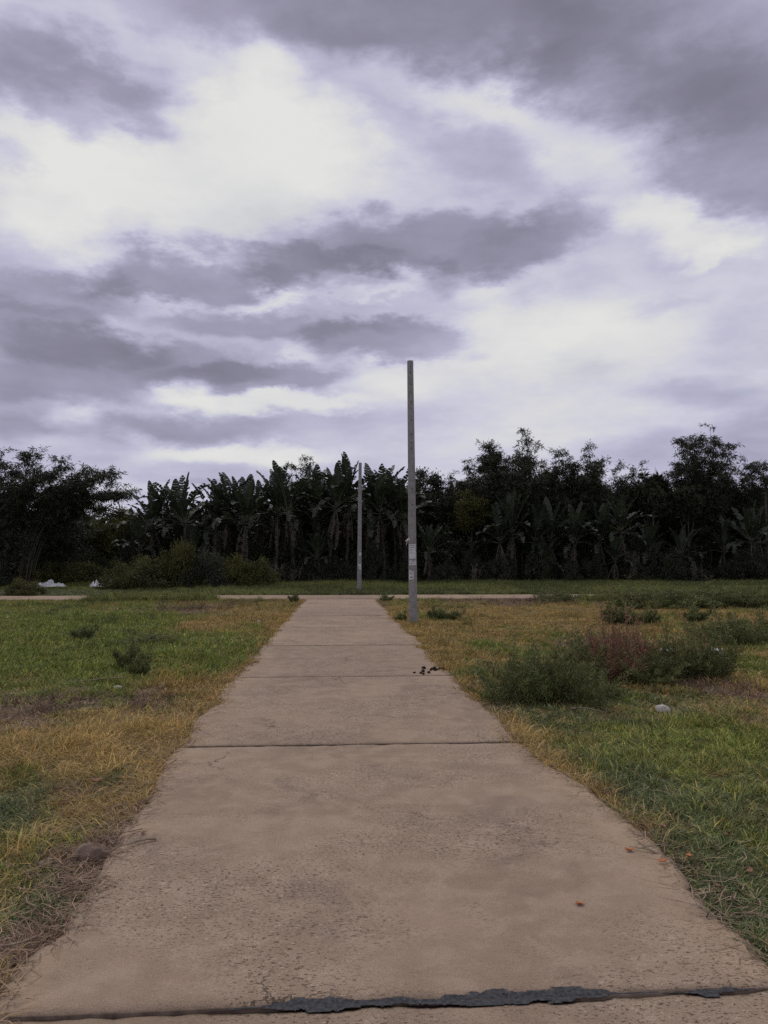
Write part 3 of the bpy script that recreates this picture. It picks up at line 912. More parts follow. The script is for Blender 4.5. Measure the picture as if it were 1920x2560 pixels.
# ------------------------------------------------------------------ bamboo clumps
def bamboo(x, y, H, label, seed, n_culm=12, spread=1.0, lean=(0.0, 0.0), leaf_from=0.3, dens=1.0, group='bamboo clumps above the grove', bl=1.0):
    r = np.random.default_rng(seed)
    t = thing('bamboo_clump', label, 'bamboo', (x, y, float(ground_z(np.array([x]), np.array([y]))[0]) - .05), 0, group)
    LP, LD = [], []
    shade = []
    for c in range(n_culm):
        a = 2.4 * c + r.normal() * .3
        h = H * (1.0 if c == 0 else r.uniform(.66, .98))
        out = spread * r.uniform(.35, 1.0) * (0.12 if c == 0 else 1)
        base = np.array([math.cos(a), math.sin(a), 0]) * r.uniform(.1, .55)
        dirv = np.array([math.cos(a) * out + lean[0], math.sin(a) * out * .8 + lean[1], 0])
        tt = np.linspace(0, 1, 14)[:, None]
        P = base + dirv * (0.25 * tt + 1.55 * tt ** 3.2) + np.array([0, 0, 1.0]) * h * (tt - 0.10 * np.linalg.norm(dirv) / 2 * tt ** 5)
        v_, f_ = tube(P, np.linspace(.05, .008, 14), 5)
        obj('culm', mk_mesh('bamboo_culm', v_, f_, M['culm'], True), t)
        nn = int(26 * dens)
        tn = np.sort(r.uniform(leaf_from, 1.0, nn))
        node = np.stack([np.interp(tn, tt[:, 0], P[:, k]) for k in range(3)], 1)
        for q in range(nn):
            for b in range(2):
                az_ = r.uniform(0, 6.28)
                ln = bl * r.uniform(.45, 1.35) * (1.15 - .5 * tn[q])
                bd = np.array([math.cos(az_), math.sin(az_), r.uniform(.1, .8)])
                st = np.linspace(.25, 1, 5)
                bp = node[q] + np.outer(st, bd) * ln - np.outer(st ** 2, [0, 0, 1]) * ln * r.uniform(.2, .55)
                m = 6
                pp = np.repeat(bp, m, 0) + r.normal(size=(5 * m, 3)) * .07
                dd = r.normal(size=(5 * m, 3)) * .6 + bd * .5 + np.array([0, 0, -.55])
                LP.append(pp); LD.append(unit(dd)); shade.append(np.full(5 * m, r.uniform(.7, 1.3)))
    LP = np.concatenate(LP); LD = np.concatenate(LD); shade = np.concatenate(shade)
    n = len(LP)
    v_, f_ = leaves(LP, LD, r.uniform(.20, .38, n), r.uniform(.040, .065, n), r)
    obj('foliage', mk_mesh('bamboo_foliage', v_, f_, M['bamboo'], False, leaf_shade(n, r, .8, 1.2, shade)), t)
    return t


bamboo(-21.6, 51.0, 9.6, 'leafy bamboo clump at the left edge of the picture', 401, 17, 1.8, (1.2, 0), .25, 1.3)
bamboo(-20.2, 52.0, 9.0, 'bamboo clump arching right over the gap of sky on the left', 402, 13, 1.2, (2.9, 0), .58, 1.2)
bamboo(-19.8, 54.5, 5.4, 'lower bamboo clump behind the two left bamboo clumps', 403, 12, 1.8, (.6, 0), .12, 1.1)
bamboo(-2.5, 62.0, 10.1, 'feathery bamboo tip showing above the banana leaves left of the distant pole', 404, 9, .7, (0, 0), .5, 1.1)
bamboo(10.17, 60.0, 9.6, 'slender feathery bamboo between the near pole and the tallest middle bamboo', 405, 9, .8, (.1, 0), .5, 1.2)
bamboo(13.9, 57.6, 11.8, 'tallest bamboo clump in the middle of the right half', 406, 20, 1.5, (0, 0), .3, 1.5)
bamboo(11.9, 58.4, 10.2, 'bamboo clump leaning left beside the tallest middle one', 407, 11, .9, (-.5, 0), .4, 1.2)
bamboo(16.6, 58.6, 10.5, 'bamboo clump just right of the tallest middle one', 408, 12, 1.0, (.4, 0), .35, 1.3)
bamboo(19.6, 58.6, 10.8, 'narrow bamboo clump with a round tufted top right of the middle', 409, 11, .75, (.1, 0), .45, 1.4)
bamboo(22.7, 59.4, 9.7, 'thin bamboo clump with a leaning tip and bare canes', 410, 5, .6, (.5, 0), .6, .8)
bamboo(28.9, 58.6, 12.4, 'tallest bamboo clump near the right edge of the picture', 411, 20, 1.35, (0, 0), .3, 1.5)
bamboo(32.3, 59.0, 10.2, 'bamboo clump at the right edge beside the palm', 412, 13, .9, (.1, 0), .35, 1.4)


# ------------------------------------------------------------------ broad-leaved trees
def crown_mesh(seed, n_clump, per, leaf, mat, spiky=False):
    """unit crown: about 1 wide each way, centred on the origin, with lobes and gaps"""
    r = np.random.default_rng(seed)
    c = unit(r.normal(size=(n_clump, 3))) * (r.uniform(.25, 1.0, n_clump) ** .5)[:, None]
    c *= (0.75 + .35 * vnoise(c[:, 0] * 2 + 9, c[:, 2] * 2 + 5, seed))[:, None]
    sz = r.uniform(.10, .24, n_clump)
    P = np.repeat(c, per, 0) + r.normal(size=(n_clump * per, 3)) * np.repeat(sz, per)[:, None] * np.array([1, 1, .7]) * .62
    if spiky:
        D = unit(P - np.repeat(c, per, 0) + r.normal(size=P.shape) * .05 + np.array([0, 0, .06]))
        P = np.repeat(c, per, 0) + D * .03
    else:
        D = unit(r.normal(size=P.shape) + (P - np.repeat(c, per, 0)) * 3 + np.array([0, 0, -.35]))
    n = len(P)
    v_, f_ = leaves(P, D, r.uniform(.7, 1.3, n) * leaf, r.uniform(.7, 1.2, n) * leaf * (.22 if spiky else .48), r)
    return mk_mesh('crown', v_, f_, mat, False, leaf_shade(n, r, .75, 1.25, np.repeat(r.uniform(.7, 1.25, n_clump), per))), c


def trunk_mesh(seed, c):
    """trunk and limbs of a unit tree: foot at z = -1.6, limbs into the crown's clumps"""
    r = np.random.default_rng(seed)
    parts = []
    z = np.linspace(-1.7, .1, 8)
    sw = np.cumsum(r.normal(size=(8, 2)) * .02, 0)
    P = np.c_[sw, z]
    parts.append(tube(P, np.linspace(.075, .035, 8), 8))
    for k in r.choice(len(c), 9, replace=False):
        s0 = P[r.integers(3, 7)]
        mid = (s0 + c[k]) / 2 + np.array([0, 0, -.08])
        q = np.stack([s0, mid, c[k]])
        parts.append(tube(q, [.03, .02, .008], 5))
    v_, f_ = join(parts)
    return mk_mesh('trunk', v_, f_, M['bark'], True)


CR = {}
for key, args in dict(dark=(501, 85, 150, .085, M['tree_leaf']), dark2=(502, 70, 160, .095, M['tree_leaf']), olive=(503, 80, 150, .085, M['olive_leaf']),
                      spiky=(504, 60, 46, .30, M['tree_leaf'], True)).items():
    cm, cc = crown_mesh(*args)
    CR[key] = (cm, trunk_mesh(args[0] + 50, cc))


def tree(x, y, top, w, hgt, kind, label, rz=0.0):
    """crown of half width w and half height hgt whose top is at height top"""
    t = thing('tree', label, 'tree', (x, y, float(ground_z(np.array([x]), np.array([y]))[0]) - .05), rz, 'trees of the grove')
    cz = top - hgt * .95
    cm, tm = CR[kind]
    obj('trunk', tm, t, (0, 0, cz), (0, 0, 0), (w * .8, w * .8, cz / 1.65))
    obj('crown', cm, t, (0, 0, cz), (0, 0, 0), (w, w, hgt))
    return t


tree(-16.7, 60.0, 5.9, 2.2, 2.0, 'olive', 'lighter olive green tree under the gap of sky on the left', .4)
tree(-13.9, 62.5, 6.2, 2.4, 2.4, 'dark', 'dark round tree at the left end of the banana grove', 1.4)
tree(-20.0, 61.5, 5.2, 2.8, 2.6, 'dark2', 'dark low tree behind the left bamboo', 2.2)
tree(-24.8, 60.0, 7.0, 3.0, 3.2, 'dark', 'dark tree at the left edge behind the bamboo', .2)
tree(7.0, 60.0, 8.9, 1.9, 2.6, 'dark2', 'dark rounded tree showing just right of the near pole', 2.9)
tree(8.9, 61.5, 7.6, 2.2, 2.8, 'dark', 'dark tree in the dip of the skyline right of the near pole', 4.1)
tree(10.3, 57.4, 7.1, 1.7, 1.6, 'olive', 'yellowish olive tree low beside the tallest middle bamboo', 5.3)
tree(12.6, 61.0, 8.2, 2.4, 3.2, 'dark2', 'dark tree behind the left foot of the tallest middle bamboo', .8)
tree(18.0, 61.5, 8.3, 2.5, 3.2, 'dark', 'dark tree between the middle bamboo clumps', 1.9)
tree(20.6, 60.2, 8.0, 1.9, 2.4, 'olive', 'olive tinged tree under the round tufted bamboo', 3.0)
tree(22.9, 61.8, 8.5, 2.2, 3.2, 'dark2', 'dark tree behind the thin leaning bamboo', 3.7)
tree(24.4, 57.6, 8.4, 1.7, 1.7, 'spiky', 'tree with spiky leaf rosettes left of the right hand bamboo', .5)
tree(26.9, 56.9, 7.4, 1.3, 1.4, 'spiky', 'smaller spiky leaved tree at the foot of the right hand bamboo', 2.5)
tree(26.6, 61.5, 8.6, 2.2, 3.0, 'dark', 'dark tree behind the spiky leaved trees', 5.9)
tree(31.0, 61.2, 8.6, 2.3, 3.2, 'dark2', 'dark tree between the two right hand bamboo clumps', 1.1)
tree(35.0, 60.5, 8.4, 2.6, 3.4, 'dark', 'dark tree at the far right behind the palm', 2.6)


# ------------------------------------------------------------------ palm at the right edge
def frond_mesh(L, seed):
    r = np.random.default_rng(seed)
    n = 34
    s = np.linspace(0.06, 1, n)
    th = 1.9 * s ** 1.3
    x = np.cumsum(np.cos(th - .35)) * L / n; z = np.cumsum(np.sin(.9 - th)) * L / n
    P = np.c_[x, np.zeros(n), z]
    T = unit(np.gradient(P, axis=0))
    LP = np.repeat(P, 2, 0); sgn = np.tile([-1, 1], n)
    D = unit(np.repeat(T, 2, 0) * .5 + np.c_[np.zeros(2 * n), sgn * .75, np.full(2 * n, -.55)] + r.normal(size=(2 * n, 3)) * .1)
    ln = np.repeat(np.sin(PI * np.clip(s * .9 + .08, 0, 1)) ** .6 * .75, 2)
    v_, f_ = leaves(LP, D, ln, np.full(2 * n, .06), r)
    rv, rf = tube(P[::4], np.linspace(.03, .006, len(P[::4])), 4)
    V, F = join([(v_, f_), (rv, rf)])
    return mk_mesh('palm_frond', V, F, M['tree_leaf'], False, np.ones(len(V)))


pt = thing('palm_tree', 'palm with drooping fronds at the right edge of the picture', 'palm', (32.9, 56.9, -.05))
pv, pf = tube(np.c_[np.linspace(0, .3, 9), np.linspace(0, .1, 9), np.linspace(-.2, 8.0, 9)], np.linspace(.17, .10, 9), 9)
obj('trunk', mk_mesh('palm_trunk', pv, pf, M['bark'], True), pt)
FR = [frond_mesh(2.8, 600), frond_mesh(2.4, 601)]
for k in range(15):
    obj('frond', FR[k % 2], pt, (.3, .1, 7.9), (0, rad(-30 + 42 * (k % 3)), 2.4 * k))


# ------------------------------------------------------------------ bushes and understorey
def bush_mesh(seed, n_clump, per, leaf, mat, pointed=0.0):
    """unit dome, half width 1, height 1"""
    r = np.random.default_rng(seed)
    a = r.uniform(0, 6.28, n_clump); q = r.uniform(0, 1, n_clump) ** .5
    zt = np.sqrt(np.clip(1 - q ** 2, 0, 1)) * (1 - pointed * q) * (.72 + .5 * vnoise(np.cos(a) * q * 2.5 + 5, np.sin(a) * q * 2.5 + 5, seed))
    c = np.c_[np.cos(a) * q, np.sin(a) * q, zt * r.uniform(.15, 1, n_clump) ** .6]
    P = np.repeat(c, per, 0) + r.normal(size=(n_clump * per, 3)) * np.array([.11, .11, .085])
    P[:, 2] = np.abs(P[:, 2])
    D = unit(r.normal(size=P.shape) * .9 + P * .6 + np.array([0, 0, .25]))
    n = len(P)
    v_, f_ = leaves(P, D, r.uniform(.6, 1.3, n) * leaf, r.uniform(.6, 1.2, n) * leaf * .42, r)
    stems = []
    for k in r.choice(n_clump, min(14, n_clump), replace=False):
        foot = np.array([c[k, 0] * .12, c[k, 1] * .12, -.06])
        stems.append(tube(np.stack([foot, c[k] * np.array([.5, .5, .55]), c[k]]), [.022, .014, .005], 5))
    sv, sf = join(stems)
    return (mk_mesh('bush_foliage', v_, f_, mat, False, leaf_shade(n, r, .7, 1.25, np.repeat(r.uniform(.65, 1.3, n_clump), per))),
            mk_mesh('bush_stems', sv, sf, M['bark'], True))


BU = {'green': bush_mesh(701, 60, 130, .085, M['bush_leaf']), 'green2': bush_mesh(702, 70, 110, .09, M['bush_leaf'], .35),
      'dark': bush_mesh(703, 60, 120, .09, M['dark_bush']), 'shade': bush_mesh(704, 70, 110, .085, M['tree_leaf']), 'shade2': bush_mesh(705, 60, 120, .10, M['tree_leaf'], .2)}


def bush(x, y, w, h, kind, label, rz=0.0, group=None, name='bush', cat='bush'):
    t = thing(name, label, cat, (x, y, float(ground_z(np.array([x]), np.array([y]))[0]) - .02), rz, group)
    fm, sm = BU[kind]
    obj('foliage', fm, t, (0, 0, 0), (0, 0, 0), (w, w, h))
    obj('stems', sm, t, (0, 0, 0), (0, 0, 0), (w, w, h))
    return t


BG = 'bushes in front of the grove on the left'
bush(-8.7, 44.3, 1.25, 3.1, 'green2', 'tallest pointed green bush left of the path junction', .4, BG)
bush(-7.5, 44.6, 1.6, 2.3, 'dark', 'dark rounded bush right against the tallest pointed bush', 1.3, BG)
bush(-5.9, 45.6, 1.5, 1.8, 'green', 'medium green bush right of the dark rounded bush', 2.2, BG)
bush(-4.5, 46.0, 1.25, 1.6, 'green', 'rightmost green bush of the row, nearest the distant pole', 3.9, BG)
bush(-10.4, 43.6, 1.7, 1.6, 'green', 'low green bush left of the tallest pointed bush', 5.0, BG)
bush(-12.0, 45.5, 1.5, 1.25, 'green2', 'low spreading bush between the rubbish and the pointed bush', .9, BG)
bush(-13.6, 52.5, 1.7, 1.7, 'green', 'low bush behind the right hand heap of rubbish', 3.1, BG)
bush(-16.6, 53.0, 1.8, 1.75, 'green2', 'low bush between and behind the two heaps of rubbish', 4.4, BG)
bush(-19.4, 53.4, 1.7, 1.6, 'green', 'low bush behind the left hand heap of rubbish', 5.5, BG)
bush(-22.2, 50.5, 1.8, 1.55, 'dark', 'low dark bush at the left edge beside the rubbish', 2.7, BG)
bush(-14.7, 37.8, 0.9, .75, 'green', 'small leafy bush on the far side of the crossing path at the left edge', 1.0, BG)
SH = 'dark understorey shrubs along the foot of the grove'
SEEN = {}


def once(lab, names=('leftmost', 'next', 'third', 'fourth')):
    """a repeated label gets a word for its place among its likes"""
    SEEN[lab] = SEEN.get(lab, -1) + 1
    return lab if SEEN[lab] == 0 else f'{names[SEEN[lab]]} {lab}'


MARKS = [(-40, 'below the bamboo at the left edge'), (-19.5, 'below the arching bamboo behind the rubbish'), (-12.5, 'behind the large green bush'), (-5.5, 'left of the distant pole'),
         (1.6, 'between the two poles'), (5.9, 'just right of the near pole'), (10.8, 'below the tallest middle bamboo'), (17.0, 'right of the tallest middle bamboo'), (23.0, 'below the spiky leaved trees'),
         (28.0, 'below the tallest right hand bamboo'), (31.5, 'below the palm at the right edge')]
for i, x in enumerate(np.concatenate([np.arange(-27.5, 37.5, 1.9), np.arange(-13.0, 36.0, 2.3)])):
    r = np.random.default_rng(800 + i)
    front = i >= 35
    x = float(x + r.normal() * .35)
    where = [m for q, m in MARKS if x > q][-1]
    if front:
        h_ = float(r.uniform(1.2, 3.4) if x < 9 else r.uniform(1.0, 2.8))
        lab = f"{'low' if h_ < 1.8 else 'head high'} dark shrub at the grove's front, {where}"
        bush(x, float(55.0 + r.uniform(-.3, .6)), float(r.uniform(1.0, 1.6)), h_, 'shade' if i % 2 else 'dark', once(lab), float(r.uniform(0, 6)), SH, 'shrub', 'shrub')
    else:
        h_ = float(r.uniform(2.0, 4.4))
        lab = f"{'broad' if h_ < 3.2 else 'tall'} dark shrub inside the grove, {where}"
        bush(x, float(57.2 + r.uniform(-.4, 1.6)), float(r.uniform(1.5, 2.2)), h_, 'shade' if i % 2 else 'shade2', once(lab), float(r.uniform(0, 6)), SH, 'shrub', 'shrub')

# the deeper wood behind, one dark mass
r = np.random.default_rng(900)
n = 90000
wx = r.uniform(-46, 54, n); wy = 62.5 + r.uniform(0, 1, n) ** 1.5 * 16
topz = np.interp(wx, [-46, -20, -12, -6, 0, 8, 14, 26, 54], [5.0, 4.9, 5.2, 6.6, 7.4, 6.8, 7.2, 7.4, 7.4]) * (.85 + .3 * vnoise(wx * .6, wy * .3, 77))
wz = topz * r.uniform(0, 1, n) ** .8
v_, f_ = leaves(np.c_[wx, wy, wz], unit(r.normal(size=(n, 3)) + np.array([0, -.2, 0])), r.uniform(.4, .85, n), r.uniform(.25, .5, n), r)
wood = obj('woodland', mk_mesh('woodland', v_, f_, M['tree_leaf'], False, leaf_shade(n, r)))
tag(wood, 'dark mass of deeper woodland behind the grove', 'woodland', kind='stuff')

# ------------------------------------------------------------------ feathery weeds in the grass
def weed_mesh(seed, n_stem, h, spread, mat, leaf=.058, lw=.0095, per=95, upright=1.0):
    r = np.random.default_rng(seed)
    stems, LP, LD, sh = [], [], [], []
    for k in range(n_stem):
        a = r.uniform(0, 6.28); out = spread * r.uniform(0, 1) ** .6
        foot = np.array([math.cos(a), math.sin(a), 0]) * out * .55
        hh = h * r.uniform(.4, 1.0) * (1 - .35 * (out / spread) ** 2) * (.6 + .7 * float(vnoise(math.cos(a) * out * 9 + 7, math.sin(a) * out * 9 + 7, seed)))
        tip = foot + np.array([math.cos(a) * out * .55, math.sin(a) * out * .55, 0]) / upright + np.append(r.normal(size=2) * .05, hh)
        mid = foot * .6 + tip * .4 + np.array([0, 0, hh * .12])
        P = np.stack([foot - np.array([0, 0, .02]), mid, tip])
        if r.random() < .24:
            tip = tip + np.array([r.normal() * .06, r.normal() * .06, hh * .7]); P[2] = tip
        stems.append(tube(P, [.004, .003, .0012], 3))
        s = r.uniform(.12, 1.03, per)
        pp = np.stack([np.interp(s, [0, .45, 1], P[:, j]) for j in range(3)], 1)
        off = r.normal(size=(per, 3)); off[:, 2] = np.abs(off[:, 2]) * .5
        off = unit(off) * (r.uniform(0, 1, per) * (.085 * (1.1 - .7 * s)) * h / .5)[:, None]
        LP.append(pp + off); LD.append(unit(off * 8 + r.normal(size=(per, 3)) * .5 + np.array([0, 0, .6])))
        sh.append(np.full(per, r.uniform(.7, 1.3)))
    LP = np.concatenate(LP); LD = np.concatenate(LD); n = len(LP)
    LP[:, 2] = np.maximum(LP[:, 2], 0.005)
    v_, f_ = leaves(LP, LD, r.uniform(.6, 1.4, n) * leaf, r.uniform(.7, 1.3, n) * lw, r)
    sv, sf = join(stems)
    return (mk_mesh('weed_foliage', v_, f_, mat, False, leaf_shade(n, r, .5, 1.6, np.concatenate(sh))), mk_mesh('weed_stems', sv, sf, M['weed_stem'], True))


WE = {'fine': weed_mesh(1001, 64, .5, .46, M['weed']), 'fine2': weed_mesh(1002, 56, .52, .40, M['weed']),
      'brown': weed_mesh(1003, 70, .46, .38, M['weed_brown'], .05, .005, 70, 1.3), 'broad': weed_mesh(1004, 24, .42, .32, M['weed_light'], .085, .026, 42),
      'sprig': weed_mesh(1005, 9, .5, .10, M['weed'], .05, .007, 90, 2.0)}


def gz(x, y):
    return float(ground_z(np.array([float(x)]), np.array([float(y)]))[0])


def weed(x, y, s, kind, label, rz=0.0, sz=None, group='weeds growing in the grass'):
    t = thing('weed_clump', label, 'weed', (x, y, gz(x, y) - .005), rz, group)
    fm, sm = WE[kind]
    sc = (s, s, sz or s)
    obj('foliage', fm, t, (0, 0, 0), (0, 0, 0), sc)
    obj('stems', sm, t, (0, 0, 0), (0, 0, 0), sc)


weed(2.16, 9.05, 1.02, 'fine', 'feathery dark green weed clump closest to the right edge of the path', .3)
weed(2.72, 8.95, 1.05, 'fine2', 'tall feathery weed clump second from the path on the right', 1.6, 1.14)
weed(3.15, 9.55, 1.0, 'fine', 'feathery weed clump in the middle of the weedy strip', 2.6, .8)
weed(3.75, 10.4, 1.3, 'brown', 'withered reddish weeds in the middle of the weedy strip', 2.2, 1.05)
weed(2.45, 9.75, .95, 'fine2', 'feathery weed clump behind the one closest to the path', 4.0, .95)
weed(3.45, 10.5, 1.1, 'fine2', 'feathery weed clump in front of the withered brown weeds', .9, 1.1)
weed(4.25, 10.3, 1.0, 'fine', 'feathery weed clump right of the withered brown weeds', 2.0, .8)
weed(4.0, 10.9, 1.7, 'brown', 'withered reddish brown weeds behind the feathery green clumps', .4, 1.6)
weed(4.5, 10.9, 1.1, 'brown', 'smaller withered brown weeds at the right of the weedy strip', 3.3, 1.1)
weed(4.75, 10.6, 1.1, 'fine', 'feathery weed clump near the right end of the weedy strip', 4.6, 1.1)
weed(5.25, 10.45, 1.05, 'fine2', 'rightmost feathery weed clump of the weedy strip', 5.6, 1.1)
weed(5.5, 11.6, 1.0, 'brown', 'withered pinkish weeds behind the rightmost feathery clump', 1.0, 1.0)
weed(2.95, 8.55, .9, 'sprig', 'single upright sprig in front of the feathery weeds', 0.2, .8)
weed(2.92, 21.5, 1.1, 'broad', 'sprawling broad leaved weed right of the near pole', .5, .9)
weed(3.45, 21.9, .9, 'broad', 'smaller broad leaved weed further right of the near pole', 2.5, .7)
weed(1.86, 21.2, .6, 'broad', 'small dark weed at the left foot of the near pole', 3.5, .6)
weed(7.3, 19.4, 1.7, 'broad', 'bushy dark green weed in the straw coloured grass on the right', .2, 1.3)
weed(8.15, 19.6, 1.2, 'broad', 'lower green weed right of the bushy one in the straw', 1.2, 1.0)
weed(9.9, 20.6, 1.2, 'broad', 'upright green weed further right in the straw coloured grass', 4.2, 1.2)
weed(7.7, 14.6, 1.7, 'fine', 'wide dark weed patch at the right edge of the picture', .6, 1.1)
weed(8.8, 15.6, 1.6, 'fine2', 'dark weed patch behind the wide one at the right edge', 2.9, 1.0)
for k, (x, y, s, lab) in enumerate([(10.3, 26.0, 2.6, 'left end of the long dark weed mound on the right'), (11.7, 26.4, 3.0, 'second clump of the long dark weed mound on the right'),
                                    (13.2, 26.6, 3.1, 'highest clump of the long dark weed mound on the right'), (14.8, 27.0, 2.8, 'right end of the long dark weed mound')]):
    weed(x, y, s, 'fine' if k % 2 else 'fine2', lab, k * 1.3, 1.35, 'clumps of the long weed mound')
weed(9.0, 30.6, 2.0, 'fine', 'low weed clump before the crossing path right of the near pole', 1.1, .9)
weed(-3.05, 12.0, .8, 'broad', 'dark weed standing alone in the green lawn on the left', 1.4, 1.0)
weed(-2.75, 11.3, .55, 'broad', 'small dark weed just in front of the lone weed on the left lawn', 3.4, .7)
weed(-5.3, 16.9, 1.0, 'broad', 'spreading weed farther out in the green lawn on the left', 2.4, .7)
weed(-3.6, 15.6, 1.3, 'fine', 'low dark weed in the lawn between the lone weed and the path', .4, .45)
weed(-1.55, 30.9, .8, 'broad', 'small weed at the left corner of the path junction', 1.7, 1.0)
weed(2.15, 31.6, 1.0, 'broad', 'small weed at the right corner of the path junction', 4.7, .8)

# ------------------------------------------------------------------ grass, dry grass, rank verge grass (stuff)
TUFTS = bpy.data.collections.new('tuft_sources')


def tuft(name, n, radius, l0, l1, w, t0, t1, curl, seed):
    r = np.random.default_rng(seed)
    a = r.uniform(0, 6.28, n); q = radius * r.uniform(0, 1, n) ** .5
    base = np.c_[q * np.cos(a), q * np.sin(a), np.full(n, -.006)]
    phi = r.uniform(0, 6.28, n); th = np.radians(r.uniform(t0, t1, n)); L = r.uniform(l0, l1, n)
    out = np.c_[np.cos(phi), np.sin(phi), np.zeros(n)]
    tw = r.normal(size=n) * .6
    side = np.c_[-np.sin(phi + tw), np.cos(phi + tw), np.zeros(n)]
    d1 = out * np.sin(th)[:, None] + np.array([0, 0, 1]) * np.cos(th)[:, None]
    th2 = np.minimum(th + curl * r.uniform(.3, 1.2, n), np.radians(112))
    d2 = out * np.sin(th2)[:, None] + np.array([0, 0, 1]) * np.cos(th2)[:, None]
    p1 = base + d1 * (L * .5)[:, None]; p2 = p1 + d2 * (L * .5)[:, None]
    p2[:, 2] = np.maximum(p2[:, 2], .004)
    ww = (w * r.uniform(.7, 1.3, n))[:, None]
    V = np.stack([base - side * ww * .5, base + side * ww * .5, p1 + side * ww * .45, p1 - side * ww * .45, p2], 1).reshape(-1, 3)
    b = np.arange(n)[:, None] * 5
    sh = r.uniform(.40, 1.7, n)[:, None] * np.where((r.random(n)[:, None] < .14) & ('lawn' in name), (1.85, 1.4, 1.7), (1.0, 1.0, 1.0))
    sh = np.repeat(sh, 5, 0)
    me = mk_mesh(name, V, [b + np.array([0, 1, 2, 3]), b + np.array([3, 2, 4])], M['grass'], False, sh)
    o = bpy.data.objects.new(name, me)
    TUFTS.objects.link(o)
    return o


# names sort in the order of the index used below
for i in range(3): tuft(f'a{i}_lawn', 11, .05, .045, .115, .0052, 15, 78, .9, 1100 + i)
for i in range(3): tuft(f'b{i}_straw', 11, .055, .05, .16, .0045, 35, 88, .5, 1110 + i)
for i in range(3): tuft(f'c{i}_lawn_far', 12, .085, .05, .12, .0115, 15, 70, .7, 1120 + i)
for i in range(3): tuft(f'd{i}_straw_far', 12, .10, .05, .13, .0110, 30, 85, .5, 1130 + i)
for i in range(3): tuft(f'e{i}_rank', 20, .22, .20, .48, .020, 5, 45, .7, 1140 + i)


def scatter(name, label, P, tint, idx, scl, rot):
    me = bpy.data.meshes.new(name)
    me.vertices.add(len(P))
    me.vertices.foreach_set('co', P.astype(np.float32).ravel())
    me.update()
    for nm, ty, arr, key in (('tint', 'FLOAT_COLOR', np.c_[tint, np.ones(len(P))], 'color'), ('pick', 'INT', idx, 'value'),
                             ('size', 'FLOAT_VECTOR', scl, 'vector'), ('turn', 'FLOAT_VECTOR', rot, 'vector')):
        at = me.attributes.new(nm, ty, 'POINT')
        at.data.foreach_set(key, np.asarray(arr, np.int32 if ty == 'INT' else np.float32).ravel())
    me.materials.append(M['grass'])
    o = obj(name, me)
    tag(o, label, 'grass', kind='stuff')
    ng = bpy.data.node_groups.new(name, 'GeometryNodeTree')
    ng.interface.new_socket('Geometry', in_out='INPUT', socket_type='NodeSocketGeometry')
    ng.interface.new_socket('Geometry', in_out='OUTPUT', socket_type='NodeSocketGeometry')
    gi = ng.nodes.new('NodeGroupInput'); go = ng.nodes.new('NodeGroupOutput')
    ci = ng.nodes.new('GeometryNodeCollectionInfo')
    ci.inputs['Collection'].default_value = TUFTS
    ci.inputs['Separate Children'].default_value = True
    ci.inputs['Reset Children'].default_value = True
    iop = ng.nodes.new('GeometryNodeInstanceOnPoints')
    iop.inputs['Pick Instance'].default_value = True
    def attr(nm, ty):
        a = ng.nodes.new('GeometryNodeInputNamedAttribute'); a.data_type = ty; a.inputs['Name'].default_value = nm
        return a.outputs['Attribute']
    L = ng.links.new
    L(gi.outputs[0], iop.inputs['Points']); L(ci.outputs[0], iop.inputs['Instance'])
    L(attr('pick', 'INT'), iop.inputs['Instance Index']); L(attr('size', 'FLOAT_VECTOR'), iop.inputs['Scale'])
    L(attr('turn', 'FLOAT_VECTOR'), iop.inputs['Rotation']); L(iop.outputs[0], go.inputs[0])
    md = o.modifiers.new('scatter', 'NODES'); md.node_group = ng
    return o


def field_points(y0, y1, dens):
    xl, xr = -0.44 * y1 - 1.6, 0.60 * y1 + 1.6
    n = int((xr - xl) * (y1 - y0) * dens)
    x = R.uniform(xl, xr, n); y = R.uniform(y0, y1, n)
    ok = (x > -0.44 * y - 1.5) & (x < 0.60 * y + 1.5)
    return x[ok], y[ok]


GX, GY = [], []
for (y0, y1, dn) in ((1.6, 4.6, 900), (4.6, 8.0, 620), (8.0, 14.0, 300), (14.0, 24.0, 120), (24.0, 33.0, 62)):
    x, y = field_points(y0, y1, dn)
    d = path_gap(x, y)
    lim = 0.0 - 0.26 * np.clip(fbm(x * 0 + np.sign(x) * 50, y * 1.3, 71) - .45, 0, 1) * 2 + (vnoise(x * 9, y * 9, 72) - .5) * .05
    ok = (d > lim) & (y < 33.0 + .25 * vnoise(x * 2, x * 0, 73))
    GX.append(x[ok]); GY.append(y[ok])
# a thicker, drier fringe along the path
n = 5200
y = 2.0 + R.uniform(0, 1, n) ** 1.8 * 30
sgn = R.choice([-1, 1], n)
off = np.abs(R.normal(size=n)) * .13 - .03
x = np.where(sgn < 0, path_l(y) - off, path_r(y) + off)
GX.append(x); GY.append(y)
x = np.concatenate(GX); y = np.concatenate(GY)
w = zone_weights(x, y) + R.gumbel(size=(len(x), 4)) * 0.30
kind = np.argmax(w, 1)
w2 = np.exp(w * 2.2); w2 /= w2.sum(1)[:, None]
tint = 0.72 * ZONE_COL[kind] + 0.28 * (w2 @ ZONE_COL)
tint = tint * (.62 + .76 * fbm(x * 4.5, y * 4.5, 83))[:, None] * R.uniform(.75, 1.3, len(x))[:, None] * (1 + R.normal(size=(len(x), 3)) * .05)
